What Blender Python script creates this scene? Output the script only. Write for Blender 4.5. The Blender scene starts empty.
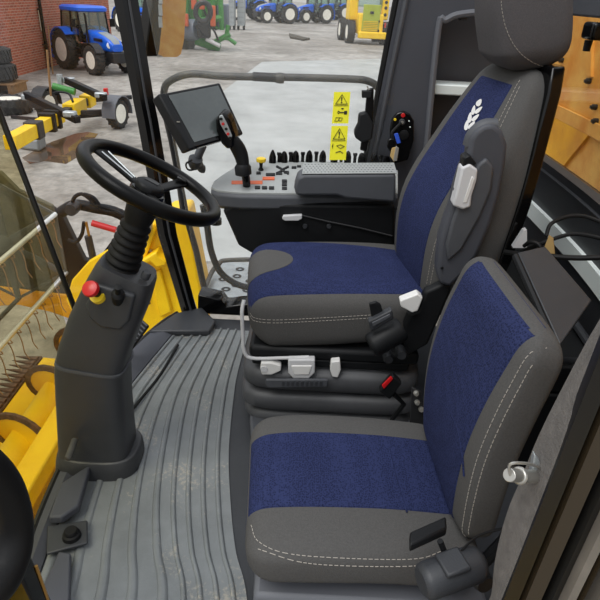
import bpy, bmesh, math, random
from mathutils import Vector, Matrix
from mathutils.bvhtree import BVHTree
random.seed(4)
V = Vector
C = bpy.context.scene.collection
PI = math.pi
# ------------------------------------------------------------------ camera frame (x = towards the rear of the machine, y = across the cab, z = up; cab floor z = 0)
PITCH, ROLL, FPX, EYE = math.radians(28.5), math.radians(3.0), 570.0, 1.45
_F = V((0, math.cos(PITCH), -math.sin(PITCH)))
_R0, _U0 = V((1, 0, 0)), V((0, math.sin(PITCH), math.cos(PITCH)))
_R = _R0 * math.cos(ROLL) + _U0 * math.sin(ROLL)
_U = _U0 * math.cos(ROLL) - _R0 * math.sin(ROLL)
E0 = V((0, 0, EYE))
def ray(u, v): return _F + _R * ((u - 300) / FPX) + _U * ((300 - v) / FPX)
def aY(u, v, y): d = ray(u, v); return E0 + d * (y / d.y)
def aX(u, v, x): d = ray(u, v); return E0 + d * (x / d.x)
def aW(u, v, o=0): d = ray(u, v); return E0 + d * ((2.5 + .15 * EYE + o) / (d.y - .15 * d.z))      # on the side window, which leans outwards
def aP(u, v, p, n): d = ray(u, v); return E0 + d * ((p - E0).dot(n) / d.dot(n))
def aZ(u, v, z): d = ray(u, v); return E0 + d * ((z - EYE) / d.z)
cam = bpy.data.cameras.new('camera'); co = bpy.data.objects.new('camera', cam); C.objects.link(co)
cam.sensor_width = 36; cam.lens = 36 * FPX / 600; cam.clip_start = .02; cam.clip_end = 500
M3 = Matrix((_R, _U, -_F)).transposed(); co.matrix_world = Matrix.Translation(E0) @ M3.to_4x4()
bpy.context.scene.camera = co
# ------------------------------------------------------------------ materials
def lin(c): return tuple((x / 255 / 12.92) if x / 255 <= .04045 else ((x / 255 + .055) / 1.055) ** 2.4 for x in c) + (1,)
def mat(name, rgb, rough=.5, metal=0., var=.0, vs=8., bump=0., bs=60., spec=.5, emit=0, rgb2=None, coat=0):
    m = bpy.data.materials.new(name); m.use_nodes = True; nt = m.node_tree; b = nt.nodes['Principled BSDF']
    b.inputs['Roughness'].default_value = rough; b.inputs['Metallic'].default_value = metal
    b.inputs['Specular IOR Level'].default_value = spec; b.inputs['Base Color'].default_value = lin(rgb); b.inputs['Coat Weight'].default_value = coat
    tc = nt.nodes.new('ShaderNodeTexCoord')
    if var or rgb2:
        n = nt.nodes.new('ShaderNodeTexNoise'); n.inputs['Scale'].default_value = vs; n.inputs['Detail'].default_value = 6; n.inputs['Roughness'].default_value = .65
        nt.links.new(tc.outputs['Object'], n.inputs['Vector'])
        r = nt.nodes.new('ShaderNodeValToRGB'); a = lin(rgb)
        c2 = lin(rgb2) if rgb2 else tuple(min(1, x * (1 + var)) for x in a[:3]) + (1,)
        c1 = a if rgb2 else tuple(x * (1 - var) for x in a[:3]) + (1,)
        r.color_ramp.elements[0].position = .35; r.color_ramp.elements[1].position = .68
        r.color_ramp.elements[0].color = c1; r.color_ramp.elements[1].color = c2
        nt.links.new(n.outputs['Fac'], r.inputs['Fac']); nt.links.new(r.outputs['Color'], b.inputs['Base Color'])
    if bump:
        n = nt.nodes.new('ShaderNodeTexNoise'); n.inputs['Scale'].default_value = bs; n.inputs['Detail'].default_value = 3
        nt.links.new(tc.outputs['Object'], n.inputs['Vector'])
        bp = nt.nodes.new('ShaderNodeBump'); bp.inputs['Strength'].default_value = bump; bp.inputs['Distance'].default_value = .004
        nt.links.new(n.outputs['Fac'], bp.inputs['Height']); nt.links.new(bp.outputs['Normal'], b.inputs['Normal'])
    if emit: b.inputs['Emission Color'].default_value = lin(rgb); b.inputs['Emission Strength'].default_value = emit
    return m
def weave(name, rgb, rgb2, scale, rough=.85, strength=.5):
    m = mat(name, rgb, rough); nt = m.node_tree; b = nt.nodes['Principled BSDF']; b.inputs['Specular IOR Level'].default_value = .15
    tc = nt.nodes.new('ShaderNodeTexCoord'); vo = nt.nodes.new('ShaderNodeTexVoronoi'); vo.inputs['Scale'].default_value = scale; vo.inputs['Randomness'].default_value = .7
    nt.links.new(tc.outputs['Object'], vo.inputs['Vector'])
    no = nt.nodes.new('ShaderNodeTexNoise'); no.inputs['Scale'].default_value = 9; no.inputs['Detail'].default_value = 5; nt.links.new(tc.outputs['Object'], no.inputs['Vector'])
    r = nt.nodes.new('ShaderNodeValToRGB'); r.color_ramp.elements[0].color = lin(rgb2); r.color_ramp.elements[1].color = lin(rgb)
    r.color_ramp.elements[0].position = .1; r.color_ramp.elements[1].position = .6
    nt.links.new(vo.outputs['Distance'], r.inputs['Fac'])
    mx = nt.nodes.new('ShaderNodeMix'); mx.data_type = 'RGBA'; mx.blend_type = 'MULTIPLY'; mx.inputs['Factor'].default_value = .35
    nt.links.new(r.outputs['Color'], mx.inputs['A']); nt.links.new(no.outputs['Fac'], mx.inputs['B']); nt.links.new(mx.outputs['Result'], b.inputs['Base Color'])
    bp = nt.nodes.new('ShaderNodeBump'); bp.inputs['Strength'].default_value = strength; bp.inputs['Distance'].default_value = .002
    nt.links.new(vo.outputs['Distance'], bp.inputs['Height']); nt.links.new(bp.outputs['Normal'], b.inputs['Normal'])
    return m
def glass(name, tint=(255, 255, 255), refl=.06, dirt=.0, dirtcol=(215, 218, 214)):
    m = bpy.data.materials.new(name); m.use_nodes = True; nt = m.node_tree; nt.nodes.remove(nt.nodes['Principled BSDF']); out = nt.nodes['Material Output']
    t = nt.nodes.new('ShaderNodeBsdfTransparent'); t.inputs['Color'].default_value = lin(tint)
    g = nt.nodes.new('ShaderNodeBsdfGlossy'); g.inputs['Roughness'].default_value = .02
    lw = nt.nodes.new('ShaderNodeLayerWeight'); lw.inputs['Blend'].default_value = .12
    mu = nt.nodes.new('ShaderNodeMath'); mu.operation = 'MULTIPLY_ADD'; mu.inputs[1].default_value = .14; mu.inputs[2].default_value = refl; nt.links.new(lw.outputs['Fresnel'], mu.inputs[0])
    x = nt.nodes.new('ShaderNodeMixShader'); nt.links.new(mu.outputs[0], x.inputs[0]); nt.links.new(t.outputs[0], x.inputs[1]); nt.links.new(g.outputs[0], x.inputs[2])
    last = x
    if dirt:
        d = nt.nodes.new('ShaderNodeBsdfTranslucent'); d.inputs['Color'].default_value = lin(dirtcol)
        y = nt.nodes.new('ShaderNodeMixShader'); y.inputs[0].default_value = dirt
        nt.links.new(x.outputs[0], y.inputs[1]); nt.links.new(d.outputs[0], y.inputs[2]); last = y
    nt.links.new(last.outputs[0], out.inputs['Surface']); return m
K = {}
K['black'] = mat('black_plastic', (20, 21, 23), .5, spec=.22, var=.12, vs=20, bump=.12, bs=300)
K['dark'] = mat('dark_grey_plastic', (47, 49, 53), .5, var=.1, vs=9, bump=.15, bs=350)
K['col'] = mat('column_plastic', (50, 51, 54), .42, var=.12, vs=7, bump=.2, bs=420)
K['mid'] = mat('mid_grey_plastic', (70, 72, 77), .55, var=.06, vs=9, bump=.12, bs=350)
K['panel'] = mat('panel_grey', (64, 66, 73), .6, var=.05, vs=6, bump=.1, bs=300)
K['rim'] = mat('recess_rim_grey', (92, 94, 100), .6)
K['felt'] = mat('grey_felt_trim', (104, 100, 97), .95, var=.2, vs=40, bump=.5, bs=260)
K['cons'] = mat('console_light_grey', (150, 153, 152), .5, var=.06, vs=14)
K['rubber'] = mat('rubber_black', (18, 18, 19), .6, spec=.22, bump=.1, bs=200)
K['leath'] = mat('wheel_leather', (8, 8, 9), .3, spec=.14, bump=.15, bs=500)
K['gloss'] = mat('gloss_black', (9, 9, 10), .15, spec=.28)
K['seal'] = mat('door_seal_black', (16, 15, 14), .4)
K['gfab'] = mat('grey_seat_fabric', (79, 78, 77), .9, var=.12, vs=260, bump=.35, bs=420, spec=.2)
K['gfabd'] = mat('charcoal_headrest_fabric', (82, 80, 82), .9, var=.12, vs=260, bump=.35, bs=420, spec=.2)
K['bel'] = mat('bellows_rubber', (66, 67, 70), .5, var=.12, vs=10, bump=.15, bs=260)
K['bfab'] = weave('blue_seat_fabric', (46, 54, 92), (20, 26, 55), 210, .9, .6)
K['stitch'] = mat('stitch_thread', (160, 154, 146), .8)
K['white'] = mat('white_plastic', (215, 214, 212), .45)
K['wgrey'] = mat('pale_grey_plastic', (196, 196, 198), .45)
K['red'] = mat('red_plastic', (190, 26, 30), .35)
K['redpaint'] = mat('red_paint', (186, 30, 34), .4)
K['orange'] = mat('orange_plastic', (206, 92, 48), .5)
K['ybtn'] = mat('yellow_button', (235, 200, 40), .4)
K['ysign'] = mat('warning_yellow', (238, 232, 40), .5)
K['ink'] = mat('sign_ink', (35, 33, 18), .6)
K['yel'] = mat('yellow_paint', (255, 204, 24), .42, var=.12, vs=3.0, spec=.4)
K['yeld'] = mat('worn_yellow_paint', (250, 190, 34), .5, rgb2=(215, 150, 45), vs=4)
K['tank'] = mat('dusty_orange_yellow_steel', (214, 140, 44), .38, rgb2=(240, 190, 100), vs=5.0, bump=.1, bs=30)
K['steel'] = mat('bright_steel', (184, 182, 176), .35, .75)
K['chrome'] = mat('chromed_bat', (226, 226, 222), .3, .6)
K['olrefl'] = mat('olive_reflection_plate', (104, 98, 70), .6, rgb2=(70, 68, 54), vs=5)
K['galv'] = mat('galvanised_steel', (176, 182, 184), .45, .6, var=.15, vs=20)
K['tube'] = mat('grey_tube_paint', (58, 58, 58), .45, .2, rgb2=(92, 90, 84), vs=9)
K['dgrey'] = mat('dark_steel', (40, 40, 42), .5, .2)
K['tine'] = mat('spring_wire', (160, 128, 96), .5, .4)
K['rust'] = mat('rusty_guard_steel', (122, 92, 78), .65, .2, rgb2=(70, 58, 52), vs=25)
K['brass'] = mat('brass_rod', (176, 128, 56), .35, .7)
K['olive'] = mat('reel_steel_grey', (92, 92, 84), .5, .3)
K['tyre'] = mat('tyre_rubber', (38, 38, 40), .8, rgb2=(66, 64, 60), vs=9)
K['wrim'] = mat('cream_wheel_paint', (244, 240, 226), .5, var=.08, vs=5)
K['tblue'] = mat('tractor_blue', (26, 98, 214), .3, var=.06, vs=3)
K['tgrey'] = mat('hood_silver_grey', (140, 146, 148), .4)
K['lamp'] = mat('headlight_lens', (220, 224, 226), .1)
K['green'] = mat('implement_green', (58, 132, 56), .45, var=.15, vs=5)
K['lime'] = mat('green_vent_panel', (164, 176, 52), .5, var=.1, vs=4)
K['drum'] = mat('blue_grey_drum', (104, 112, 124), .4)
K['rock'] = mat('broken_asphalt', (70, 64, 54), .9, var=.3, vs=8)
K['card'] = mat('cardboard', (178, 150, 98), .9)
K['wood'] = mat('pallet_wood', (140, 106, 70), .85, var=.2, vs=10)
K['ivory'] = mat('pale_wall_sign', (226, 216, 190), .6)
K['screen'] = mat('dark_display_glass', (58, 64, 64), .12, spec=.7, rgb2=(76, 82, 82), vs=4)  # greys lightened to imitate a reflection on the dark screen
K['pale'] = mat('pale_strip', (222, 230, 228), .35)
K['mirror'] = mat('mirror_glass', (225, 228, 228), .02, 1.0)
K['trimbr'] = mat('bronze_gloss_trim', (58, 49, 36), .22, .25, spec=.6)
K['brasst'] = mat('ochre_edge_strip', (150, 110, 48), .35, .3)
K['doorgr'] = mat('dusty_grey_door_edge', (112, 106, 98), .5, var=.12, vs=14)
K['bluec'] = mat('blue_key_fob', (40, 80, 190), .4)
K['glassw'] = glass('clear_glass', refl=.01)
K['glassr'] = glass('dusty_glass', refl=.02, dirt=.05)
K['glasst'] = glass('reflection_tint_glass', (238, 234, 214), refl=.01)
K['glassc'] = glass('tractor_glass', (222, 236, 230), refl=.10)
K['glassk'] = glass('rear_glass', (250, 246, 236), refl=.02)
# ------------------------------------------------------------------ geometry helpers
ORI = {}
def tag(o, label=None, cat=None, group=None, kind=None):
    for k, v in (('label', label), ('category', cat), ('group', group), ('kind', kind)):
        if v: o[k] = v
    return o
def thing(name, label, cat, loc=(0, 0, 0), rz=0, group=None, local=False):
    o = bpy.data.objects.new(name, None); C.objects.link(o); o.empty_display_size = .05
    o.location = loc; o.rotation_euler = (0, 0, rz); tag(o, label, cat, group)
    ORI[o.name] = V((0, 0, 0)) if local else V(loc); return o
def copy_tree(o, parent=None):
    c = o.copy(); C.objects.link(c); c.parent = parent
    for ch in list(o.children): copy_tree(ch, c)
    return c
def catmull(P, n):
    P = [V(p) for p in P]; out = []; m = len(P)
    for i in range(m - 1):
        p0 = P[i - 1] if i else P[0] * 2 - P[1]; p1, p2 = P[i], P[i + 1]; p3 = P[i + 2] if i + 2 < m else P[-1] * 2 - P[-2]
        for k in range(n):
            t = k / n; out.append(.5 * ((2 * p1) + (p2 - p0) * t + (2 * p0 - 5 * p1 + 4 * p2 - p3) * t * t + (3 * p1 - 3 * p2 + p3 - p0) * t ** 3))
    out.append(P[-1]); return out
class MB:
    def __init__(s): s.bm = bmesh.new()
    def face(s, vs):
        try: return s.bm.faces.new(vs)
        except ValueError: return None
    def box(s, c, d, rot=None, taper=1.0):
        c = V(c); vs = []
        for dz in (-1, 1):
            k = taper if dz > 0 else 1
            for dx, dy in ((-1, -1), (1, -1), (1, 1), (-1, 1)):
                p = V((dx * d[0] / 2 * k, dy * d[1] / 2 * k, dz * d[2] / 2))
                if rot is not None: p = rot @ p
                vs.append(s.bm.verts.new(c + p))
        for f in ((3, 2, 1, 0), (4, 5, 6, 7), (0, 1, 5, 4), (1, 2, 6, 5), (2, 3, 7, 6), (3, 0, 4, 7)): s.face([vs[i] for i in f])
        return s
    def prism(s, pts, ext):
        ext = V(ext); a = [s.bm.verts.new(V(p)) for p in pts]; b = [s.bm.verts.new(V(p) + ext) for p in pts]; n = len(a)
        s.face(a[::-1]); s.face(b)
        for i in range(n): s.face([a[i], a[(i + 1) % n], b[(i + 1) % n], b[i]])
        return s
    def loft(s, rings, caps=True, closed=True):
        R = [[s.bm.verts.new(V(p)) for p in r] for r in rings]; n = len(R[0])
        for i in range(len(R) - 1):
            for j in range(n if closed else n - 1):
                s.face([R[i][j], R[i][(j + 1) % n], R[i + 1][(j + 1) % n], R[i + 1][j]])
        if caps: s.face(R[0][::-1]); s.face(R[-1])
        return s
    def tube(s, pts, r, seg=10, smooth=0, closed=False):
        P = catmull(pts, smooth) if smooth else [V(p) for p in pts]; m = len(P); rings = []; prev = None
        for i, p in enumerate(P):
            if closed: t = P[(i + 1) % m] - P[i - 1]
            else: t = P[min(i + 1, m - 1)] - P[max(i - 1, 0)]
            t = t.normalized()
            if prev is None: x = t.orthogonal().normalized()
            else:
                x = prev - t * prev.dot(t); x = x.normalized() if x.length > 1e-6 else t.orthogonal().normalized()
            prev = x; y = t.cross(x)
            rr = r if not isinstance(r, (list, tuple)) else r[0] + (r[1] - r[0]) * i / (m - 1)
            rings.append([p + (x * math.cos(2 * PI * k / seg) + y * math.sin(2 * PI * k / seg)) * rr for k in range(seg)])
        if closed: rings.append(rings[0]); return s.loft(rings, caps=False)
        return s.loft(rings)
    def lathe(s, prof, o, axis, seg=24, closed=False, xref=None):
        o = V(o); a = V(axis).normalized(); x = (V(xref) if xref else a.orthogonal()).normalized(); y = a.cross(x); rings = []
        for r, h in prof: rings.append([o + a * h + (x * math.cos(2 * PI * k / seg) + y * math.sin(2 * PI * k / seg)) * max(r, 1e-4) for k in range(seg)])
        if closed: rings.append(rings[0])
        return s.loft(rings, caps=not closed)
    def build(s, name, m, parent=None, bev=0, seg=2, ang=38, label=None, kind=None, cat=None, group=None, weld=False):
        bm = s.bm
        if weld: bmesh.ops.remove_doubles(bm, verts=bm.verts, dist=1e-5)
        bmesh.ops.recalc_face_normals(bm, faces=bm.faces)
        off = ORI.get(parent.name, V((0, 0, 0))) if parent else None
        if parent is None:
            lo = V([min(v.co[i] for v in bm.verts) for i in range(3)]); hi = V([max(v.co[i] for v in bm.verts) for i in range(3)])
            off = V(((lo.x + hi.x) / 2, (lo.y + hi.y) / 2, lo.z))
        for v in bm.verts: v.co -= off
        me = bpy.data.meshes.new(name); bm.to_mesh(me); bm.free()
        me.materials.append(m)
        for p in me.polygons: p.use_smooth = True
        me.set_sharp_from_angle(angle=math.radians(ang))
        o = bpy.data.objects.new(name, me); C.objects.link(o)
        if parent: o.parent = parent; ORI[o.name] = off
        else: o.location = off; ORI[o.name] = off
        if bev:
            b = o.modifiers.new('bevel', 'BEVEL'); b.width = bev; b.segments = seg; b.limit_method = 'ANGLE'; b.angle_limit = math.radians(35)
        return tag(o, label, cat, group, kind)
def sup(c, A, B, a, b, n, seg):
    out = []
    for k in range(seg):
        t = 2 * PI * k / seg; ct, st = math.cos(t), math.sin(t)
        out.append(V(c) + V(A) * (a * math.copysign(abs(ct) ** (2 / n), ct)) + V(B) * (b * math.copysign(abs(st) ** (2 / n), st)))
    return out
class Cushion:
    """padded body along a centre line in the x-z plane; q = across (y), s = along"""
    def __init__(s, path, yc, W, T, n=3.2, er=.06, ers=None, seg=64, rings=48, m=2.4, rot=0):
        k = 12; s.yc = yc
        P = catmull([(p[0], yc, p[1]) for p in path], k); WW = catmull([(w, t, 0) for w, t in zip(W, T)], k)
        L = [0]
        for i in range(1, len(P)): L.append(L[-1] + (P[i] - P[i - 1]).length)
        s.L = L; s.P = P; s.WW = WW; s.len = L[-1]
        rr = []; ers = ers or (er, er)
        for j in range(rings + 1):
            t = j / rings; t = .5 - .5 * math.cos(PI * t); t = .35 * (j / rings) + .65 * t
            c, T_, N, w, h = s.frame(t); d0, d1 = t * s.len, (1 - t) * s.len; f = 1
            for d, e in ((d0, ers[0]), (d1, ers[1])):
                if d < e: f = min(f, max(0., (1 - (1 - d / e) ** m)) ** (1 / m))
            f = max(f, .02); e = min(ers); w2 = w - min(ers[0] if d0 < d1 else ers[1], w * .9) * (1 - f)
            rr.append(sup(c, (0, 1, 0), N, w2, h * f, n, seg))
        px_ = s.P[len(s.P) // 2]; s.X = Matrix.Translation(px_) @ Matrix.Rotation(math.radians(rot), 4, 'Z') @ Matrix.Translation(-px_)
        s.mb = MB().loft([[s.X @ p for p in r] for r in rr])
        bmesh.ops.recalc_face_normals(s.mb.bm, faces=s.mb.bm.faces)
        s.bvh = BVHTree.FromBMesh(s.mb.bm)
    def frame(s, t):
        d = t * s.len; i = 0
        while i < len(s.L) - 2 and s.L[i + 1] < d: i += 1
        u = (d - s.L[i]) / (s.L[i + 1] - s.L[i]); c = s.P[i].lerp(s.P[i + 1], u); w = s.WW[i].lerp(s.WW[i + 1], u)
        T_ = (s.P[min(i + 2, len(s.P) - 1)] - s.P[max(i - 1, 0)]).normalized(); N = V((-T_.z, 0, T_.x))
        return c, T_, N, w.x, w.y
    def hit(s, t, q, off=.0025):
        tt = min(max(t, 0), 1); c, T_, N, w, h = s.frame(tt); ex = (t - tt) * s.len
        o = c + V((0, q * w, 0)) + N * .5 + T_ * ex
        o = s.X @ o; N = s.X.to_3x3() @ N; p, n, i, d = s.bvh.ray_cast(o, -N)
        if p is None: return None
        return p + N * off
    def px(s, u, v, off=.002):
        p, n, i, d = s.bvh.ray_cast(E0, ray(u, v).normalized())
        return None if p is None else p - ray(u, v).normalized() * off
    def patch(s, fn, na=40, nb=40, off=.003):
        mb = MB(); G = []
        for i in range(na + 1):
            row = []
            for j in range(nb + 1):
                a, b = i / na, j / nb; edge = i in (0, na) or j in (0, nb)
                p = s.hit(*fn(a, b), off=-.004 if edge else off); row.append(mb.bm.verts.new(p) if p is not None else None)
            G.append(row)
        for i in range(na):
            for j in range(nb):
                q = [G[i][j], G[i + 1][j], G[i + 1][j + 1], G[i][j + 1]]
                if all(q): mb.face(q)
        return mb
    def line(s, pts, r=.0009, off=.001, pix=True, dash=True, mb=None):
        P = catmull([(a, b, 0) for a, b in pts], 14); mb = mb or MB(); seg = []
        for p in P:
            h = s.px(p.x, p.y, off) if pix else s.hit(p.x, p.y, off)
            if h is not None: seg.append(h)
        # resample into short stitches
        if len(seg) < 2: return mb
        acc = []; step = .007; d = 0; cur = seg[0]; acc.append(cur)
        for a, b in zip(seg, seg[1:]):
            l = (b - a).length
            if l > .12: continue
            n = max(1, int(l / .0035))
            for k in range(n): acc.append(a.lerp(b, (k + 1) / n))
        i = 0
        while i + 2 < len(acc):
            mb.tube(acc[i:i + 3], r, 5); i += 3 if dash else 2
        return mb
# ================================================================== CAB SHELL
def struct(mb, name, m, bev=0, parent=None, **k): return mb.build(name, m, parent, bev=bev, kind=None if parent else 'structure', **k)
def rib_y(i): return i
LE = [(-.72, .70), (-.712, .956), (-.745, 1.15), (-.765, 1.4), (-.775, 1.7), (-.74, 2.05), (-.66, 2.32), (-.60, 2.44)]   # foot of the windscreen
le = catmull([(x, y, 0) for x, y in LE], 8)
pl = [V((p.x, p.y, -.06)) for p in le] + [V((1.02, 2.44, -.06)), V((1.02, .60, -.06)), V((-.72, .60, -.06))]
struct(MB().prism(pl, (0, 0, .056)), 'floor', K['dark'], .003)
# ribbed rubber mat: rows run from the door towards the console
rows = [[(-.655, .62), (-.672, .95), (-.688, 1.12), (-.700, 1.31), (-.708, 1.55), (-.685, 1.77), (-.640, 2.01), (-.57, 2.33)],
        [(-.25, .62), (-.30, .951), (-.355, 1.103), (-.404, 1.285), (-.439, 1.508), (-.463, 1.787), (-.445, 2.0), (-.395, 2.33)],
        [(-.05, .62), (-.10, .96), (-.15, 1.114), (-.19, 1.299), (-.225, 1.523), (-.245, 1.803), (-.25, 2.0), (-.235, 2.33)]]
RW = [catmull([(x, y, 0) for x, y in r], 10) for r in rows]
NB = 9; PER = 16; mb = MB(); G = []; nrow = len(RW[0])
for i in range(NB * PER + 1):
    s = i / (NB * PER) * 2; row = []; k = min(int(s), 1); f = s - k; ph = (i % PER) / PER
    h = .0045 if ph < .17 else (.0075 if ph < .34 else .0)
    z = .002 + .009 * max(0, math.sin(PI * ph / .36)) ** .4 * (ph < .36)
    for j in range(nrow): p = RW[k][j].lerp(RW[k + 1][j], f); row.append(mb.bm.verts.new((p.x, p.y, z)))
    G.append(row)
for i in range(NB * PER):
    for j in range(nrow - 1): mb.face([G[i][j], G[i + 1][j], G[i + 1][j + 1], G[i][j + 1]])
mm = mat('ribbed_mat_rubber', (112, 116, 118), .38, var=.16, vs=6, bump=.15, bs=180); nt = mm.node_tree; bs = nt.nodes['Principled BSDF']
src = bs.inputs['Base Color'].links[0].from_socket; tc = [n for n in nt.nodes if n.type == 'TEX_COORD'][0]
n1 = nt.nodes.new('ShaderNodeTexNoise'); n1.inputs['Scale'].default_value = 75; n1.inputs['Detail'].default_value = 5; n1.inputs['Roughness'].default_value = .7; nt.links.new(tc.outputs['Object'], n1.inputs['Vector'])
n2 = nt.nodes.new('ShaderNodeTexNoise'); n2.inputs['Scale'].default_value = 5; nt.links.new(tc.outputs['Object'], n2.inputs['Vector'])
ad = nt.nodes.new('ShaderNodeMath'); ad.operation = 'MULTIPLY'; nt.links.new(n1.outputs['Fac'], ad.inputs[0]); nt.links.new(n2.outputs['Fac'], ad.inputs[1])
rp = nt.nodes.new('ShaderNodeValToRGB'); rp.color_ramp.elements[0].position = .30; rp.color_ramp.elements[1].position = .40; nt.links.new(ad.outputs[0], rp.inputs['Fac'])
mx = nt.nodes.new('ShaderNodeMix'); mx.data_type = 'RGBA'; nt.links.new(rp.outputs['Color'], mx.inputs['Factor']); nt.links.new(src, mx.inputs['A']); mx.inputs['B'].default_value = lin((150, 146, 136)); nt.links.new(mx.outputs['Result'], bs.inputs['Base Color'])
tag(mb.build('floor_mat', mm, ang=30), 'ribbed grey rubber mat with straw dust covering the cab floor', 'floor mat')
# plastic kick strip between mat and windscreen
mb = MB(); rr = []
for i, p in enumerate(le[6:]):
    q = RW[0][min(int(i * (len(RW[0]) - 1) / (len(le) - 7)), len(RW[0]) - 1)]
    rr.append([(p.x, p.y, -.03), (p.x, p.y, .022), (p.x * .5 + q.x * .5, p.y * .5 + q.y * .5, .03), (q.x, q.y, .012), (q.x, q.y, -.03)])
mb.loft(rr); st = struct(mb, 'trim_1', K['panel'])
# raised ledges on the strip
t1 = MB().prism([aZ(62, 490, .03), aZ(92, 470, .03), aZ(80, 512, .03), aZ(63, 524, .03), aZ(50, 524, .03)], (0, 0, .03)); struct(t1, 'trim_2', K['panel'], .006)
t1 = MB().prism([aZ(72, 558, .02), aZ(60, 556, .02), aZ(40, 600, .02), aZ(30, 640, .02), aZ(68, 640, .02), aZ(71, 600, .02)], (0, 0, .022)); struct(t1, 'trim_3', K['panel'], .005)
# foot button
c = aZ(72, 537, .03)
t = thing('foot_switch', 'round black rubber foot switch on the floor beside the ribbed mat', 'foot switch', c)
MB().prism([aZ(48, 528, .022), aZ(88, 522, .022), aZ(88, 545, .022), aZ(47, 556, .022)], (0, 0, .01)).build('base_plate', K['dark'], t, bev=.004)
MB().lathe([(.0, .03), (.016, .03), (.019, .026), (.019, .018), (.024, .014), (.026, .004), (.027, -.004)], c, (0, 0, 1)).build('button', K['rubber'], t)
# seat plinth
mb = MB().prism([(-.165, 1.66, 0), (-.10, 1.25, 0), (-.085, .98, 0), (-.06, .66, 0), (1.0, .66, 0), (1.0, 2.42, 0), (-.16, 2.42, 0), (-.18, 2.0, 0)], (0, 0, .035)); struct(mb, 'trim_4', K['mid'], .01)
# right-hand wall: rear corner panel with storage recess
y0 = 2.66
pz = [aY(403, -20, y0), aY(364, 175, y0), aY(358, 250, y0)]
pan = [(pz[0].x, y0, pz[0].z + .1), (pz[0].x, y0, pz[0].z), (pz[1].x, y0, pz[1].z), (pz[2].x + .02, y0, .4), (pz[2].x + .02, y0, 0), (1.02, y0, 0), (1.02, y0, 1.7), (pz[0].x + .02, y0, 1.7)]
# built around the recess opening
ro = [aY(470, 13, y0), aY(446, 20, y0), aY(438, 30, y0), aY(427, 140, y0), aY(424, 165, y0)]
rx0, rx1, rz0, rz1 = ro[4].x, .98, .86, ro[0].z
mb = MB()
lft = [(pan[1][0], pan[1][2]), (pan[2][0], pan[2][2]), (pan[3][0], .4), (pan[4][0], 0)]
mb.prism([(pan[7][0], y0, 1.7), (pan[1][0], y0, pan[1][2]), (pan[2][0], y0, pan[2][2]), (pan[3][0], y0, .4), (pan[4][0], y0, 0), (rx0 - .02, y0, 0), (rx0 - .02, y0, rz0), (ro[3].x, y0, ro[3].z), (ro[2].x, y0, ro[2].z), (ro[2].x + .01, y0, 1.7)], (0, .06, 0))
mb.prism([(rx0 - .02, y0, 0), (1.02, y0, 0), (1.02, y0, rz0), (rx0 - .02, y0, rz0)], (0, .06, 0))
mb.prism([(ro[2].x + .01, y0, 1.7), (ro[2].x, y0, ro[2].z), (ro[1].x, y0, ro[1].z), (ro[0].x, y0, ro[0].z), (1.02, y0, ro[0].z + .03), (1.02, y0, 1.7)], (0, .06, 0))
mb.box(((rx0 + 1.02) / 2, y0 + .2, (rz0 + 1.5) / 2), (1.02 - rx0 + .06, .01, 1.5 - rz0 + .2))
mb.box((rx0 - .03, y0 + .12, 1.1), (.01, .16, .8)); mb.box((.75, y0 + .12, rz0 - .01), (.55, .16, .02))
struct(mb, 'wall_right', K['panel'])
mb = MB().tube([V((ro[4].x, y0 - .004, .80)), ro[3] - V((0, .004, 0)), ro[2] - V((0, .004, 0)), ro[1] - V((0, .004, 0)), ro[0] - V((0, .004, 0)), V((1.0, y0 - .004, ro[0].z + .03))], .014, 8, smooth=6); struct(mb, 'trim_5', K['rim'])
mb = MB().box((.75, y0 + .10, aY(448, 91, y0).z), (.5, .14, .045)); struct(mb, 'trim_6', K['pale'], .006)
mb = MB().tube([V((pz[0].x + .028, y0 - .004, pz[0].z)), V((pz[1].x + .028, y0 - .004, pz[1].z)), V((pz[2].x + .04, y0 - .004, .42))], .012, 8); struct(mb, 'trim_7', K['mid'])
mb = MB().tube([V((pz[0].x - .004, y0 + .015, pz[0].z + .05)), V((pz[1].x - .004, y0 + .015, pz[1].z)), V((pz[2].x + .01, y0 + .015, .4)), V((pz[2].x + .01, y0 + .015, .05))], .016, 8); struct(mb, 'trim_8', K['rubber'])
# small latch hook inside the recess
tag(MB().box(aY(463, 19, y0 + .03), (.03, .03, .012)).tube([aY(459, 16, y0 + .03), aY(459, 10, y0 + .03)], .006).build('recess_catch', K['dark'], bev=.003), 'small grey catch under the top rim of the storage recess', 'catch')
# rear wall below the rear window, curved in plan
RC = [(1.0, 2.66), (1.005, 2.3), (1.0, 1.95), (.975, 1.6), (.925, 1.25), (.84, .92), (.72, .68)]
rc = catmull([(x, y, 0) for x, y in RC], 8)
mb = MB().loft([[(p.x, p.y, 0), (p.x, p.y, .84), (p.x - .01, p.y, .865), (p.x + .02, p.y, .875), (p.x + .06, p.y, .86), (p.x + .06, p.y, 0)] for p in rc]); struct(mb, 'wall_rear', K['dark'])
mb = MB().tube([V((p.x - .005, p.y, .825)) for p in rc], .007, 6); struct(mb, 'trim_9', K['dark'])
mb = MB().loft([[(p.x - .014 , p.y, .615), (p.x - .014, p.y, .678), (p.x + .01, p.y, .683), (p.x + .01, p.y, .61)] for p in rc[2:26]]); struct(mb, 'reflection_strip', K['pale'])  # pale colour stands in for bright reflections along the rear wall
mb = MB().loft([[(p.x + .02, p.y, .875), (p.x + .02, p.y, 1.75), (p.x + .026, p.y, 1.75), (p.x + .026, p.y, .875)] for p in rc]); struct(mb, 'window_4', K['glassk'])
mb = MB().loft([[(p.x - .03, p.y, 1.41), (p.x - .03, p.y, 1.56), (p.x + .06, p.y, 1.56), (p.x + .06, p.y, 1.43)] for p in rc]); struct(mb, 'trim_11', K['mid'], .01)
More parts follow.
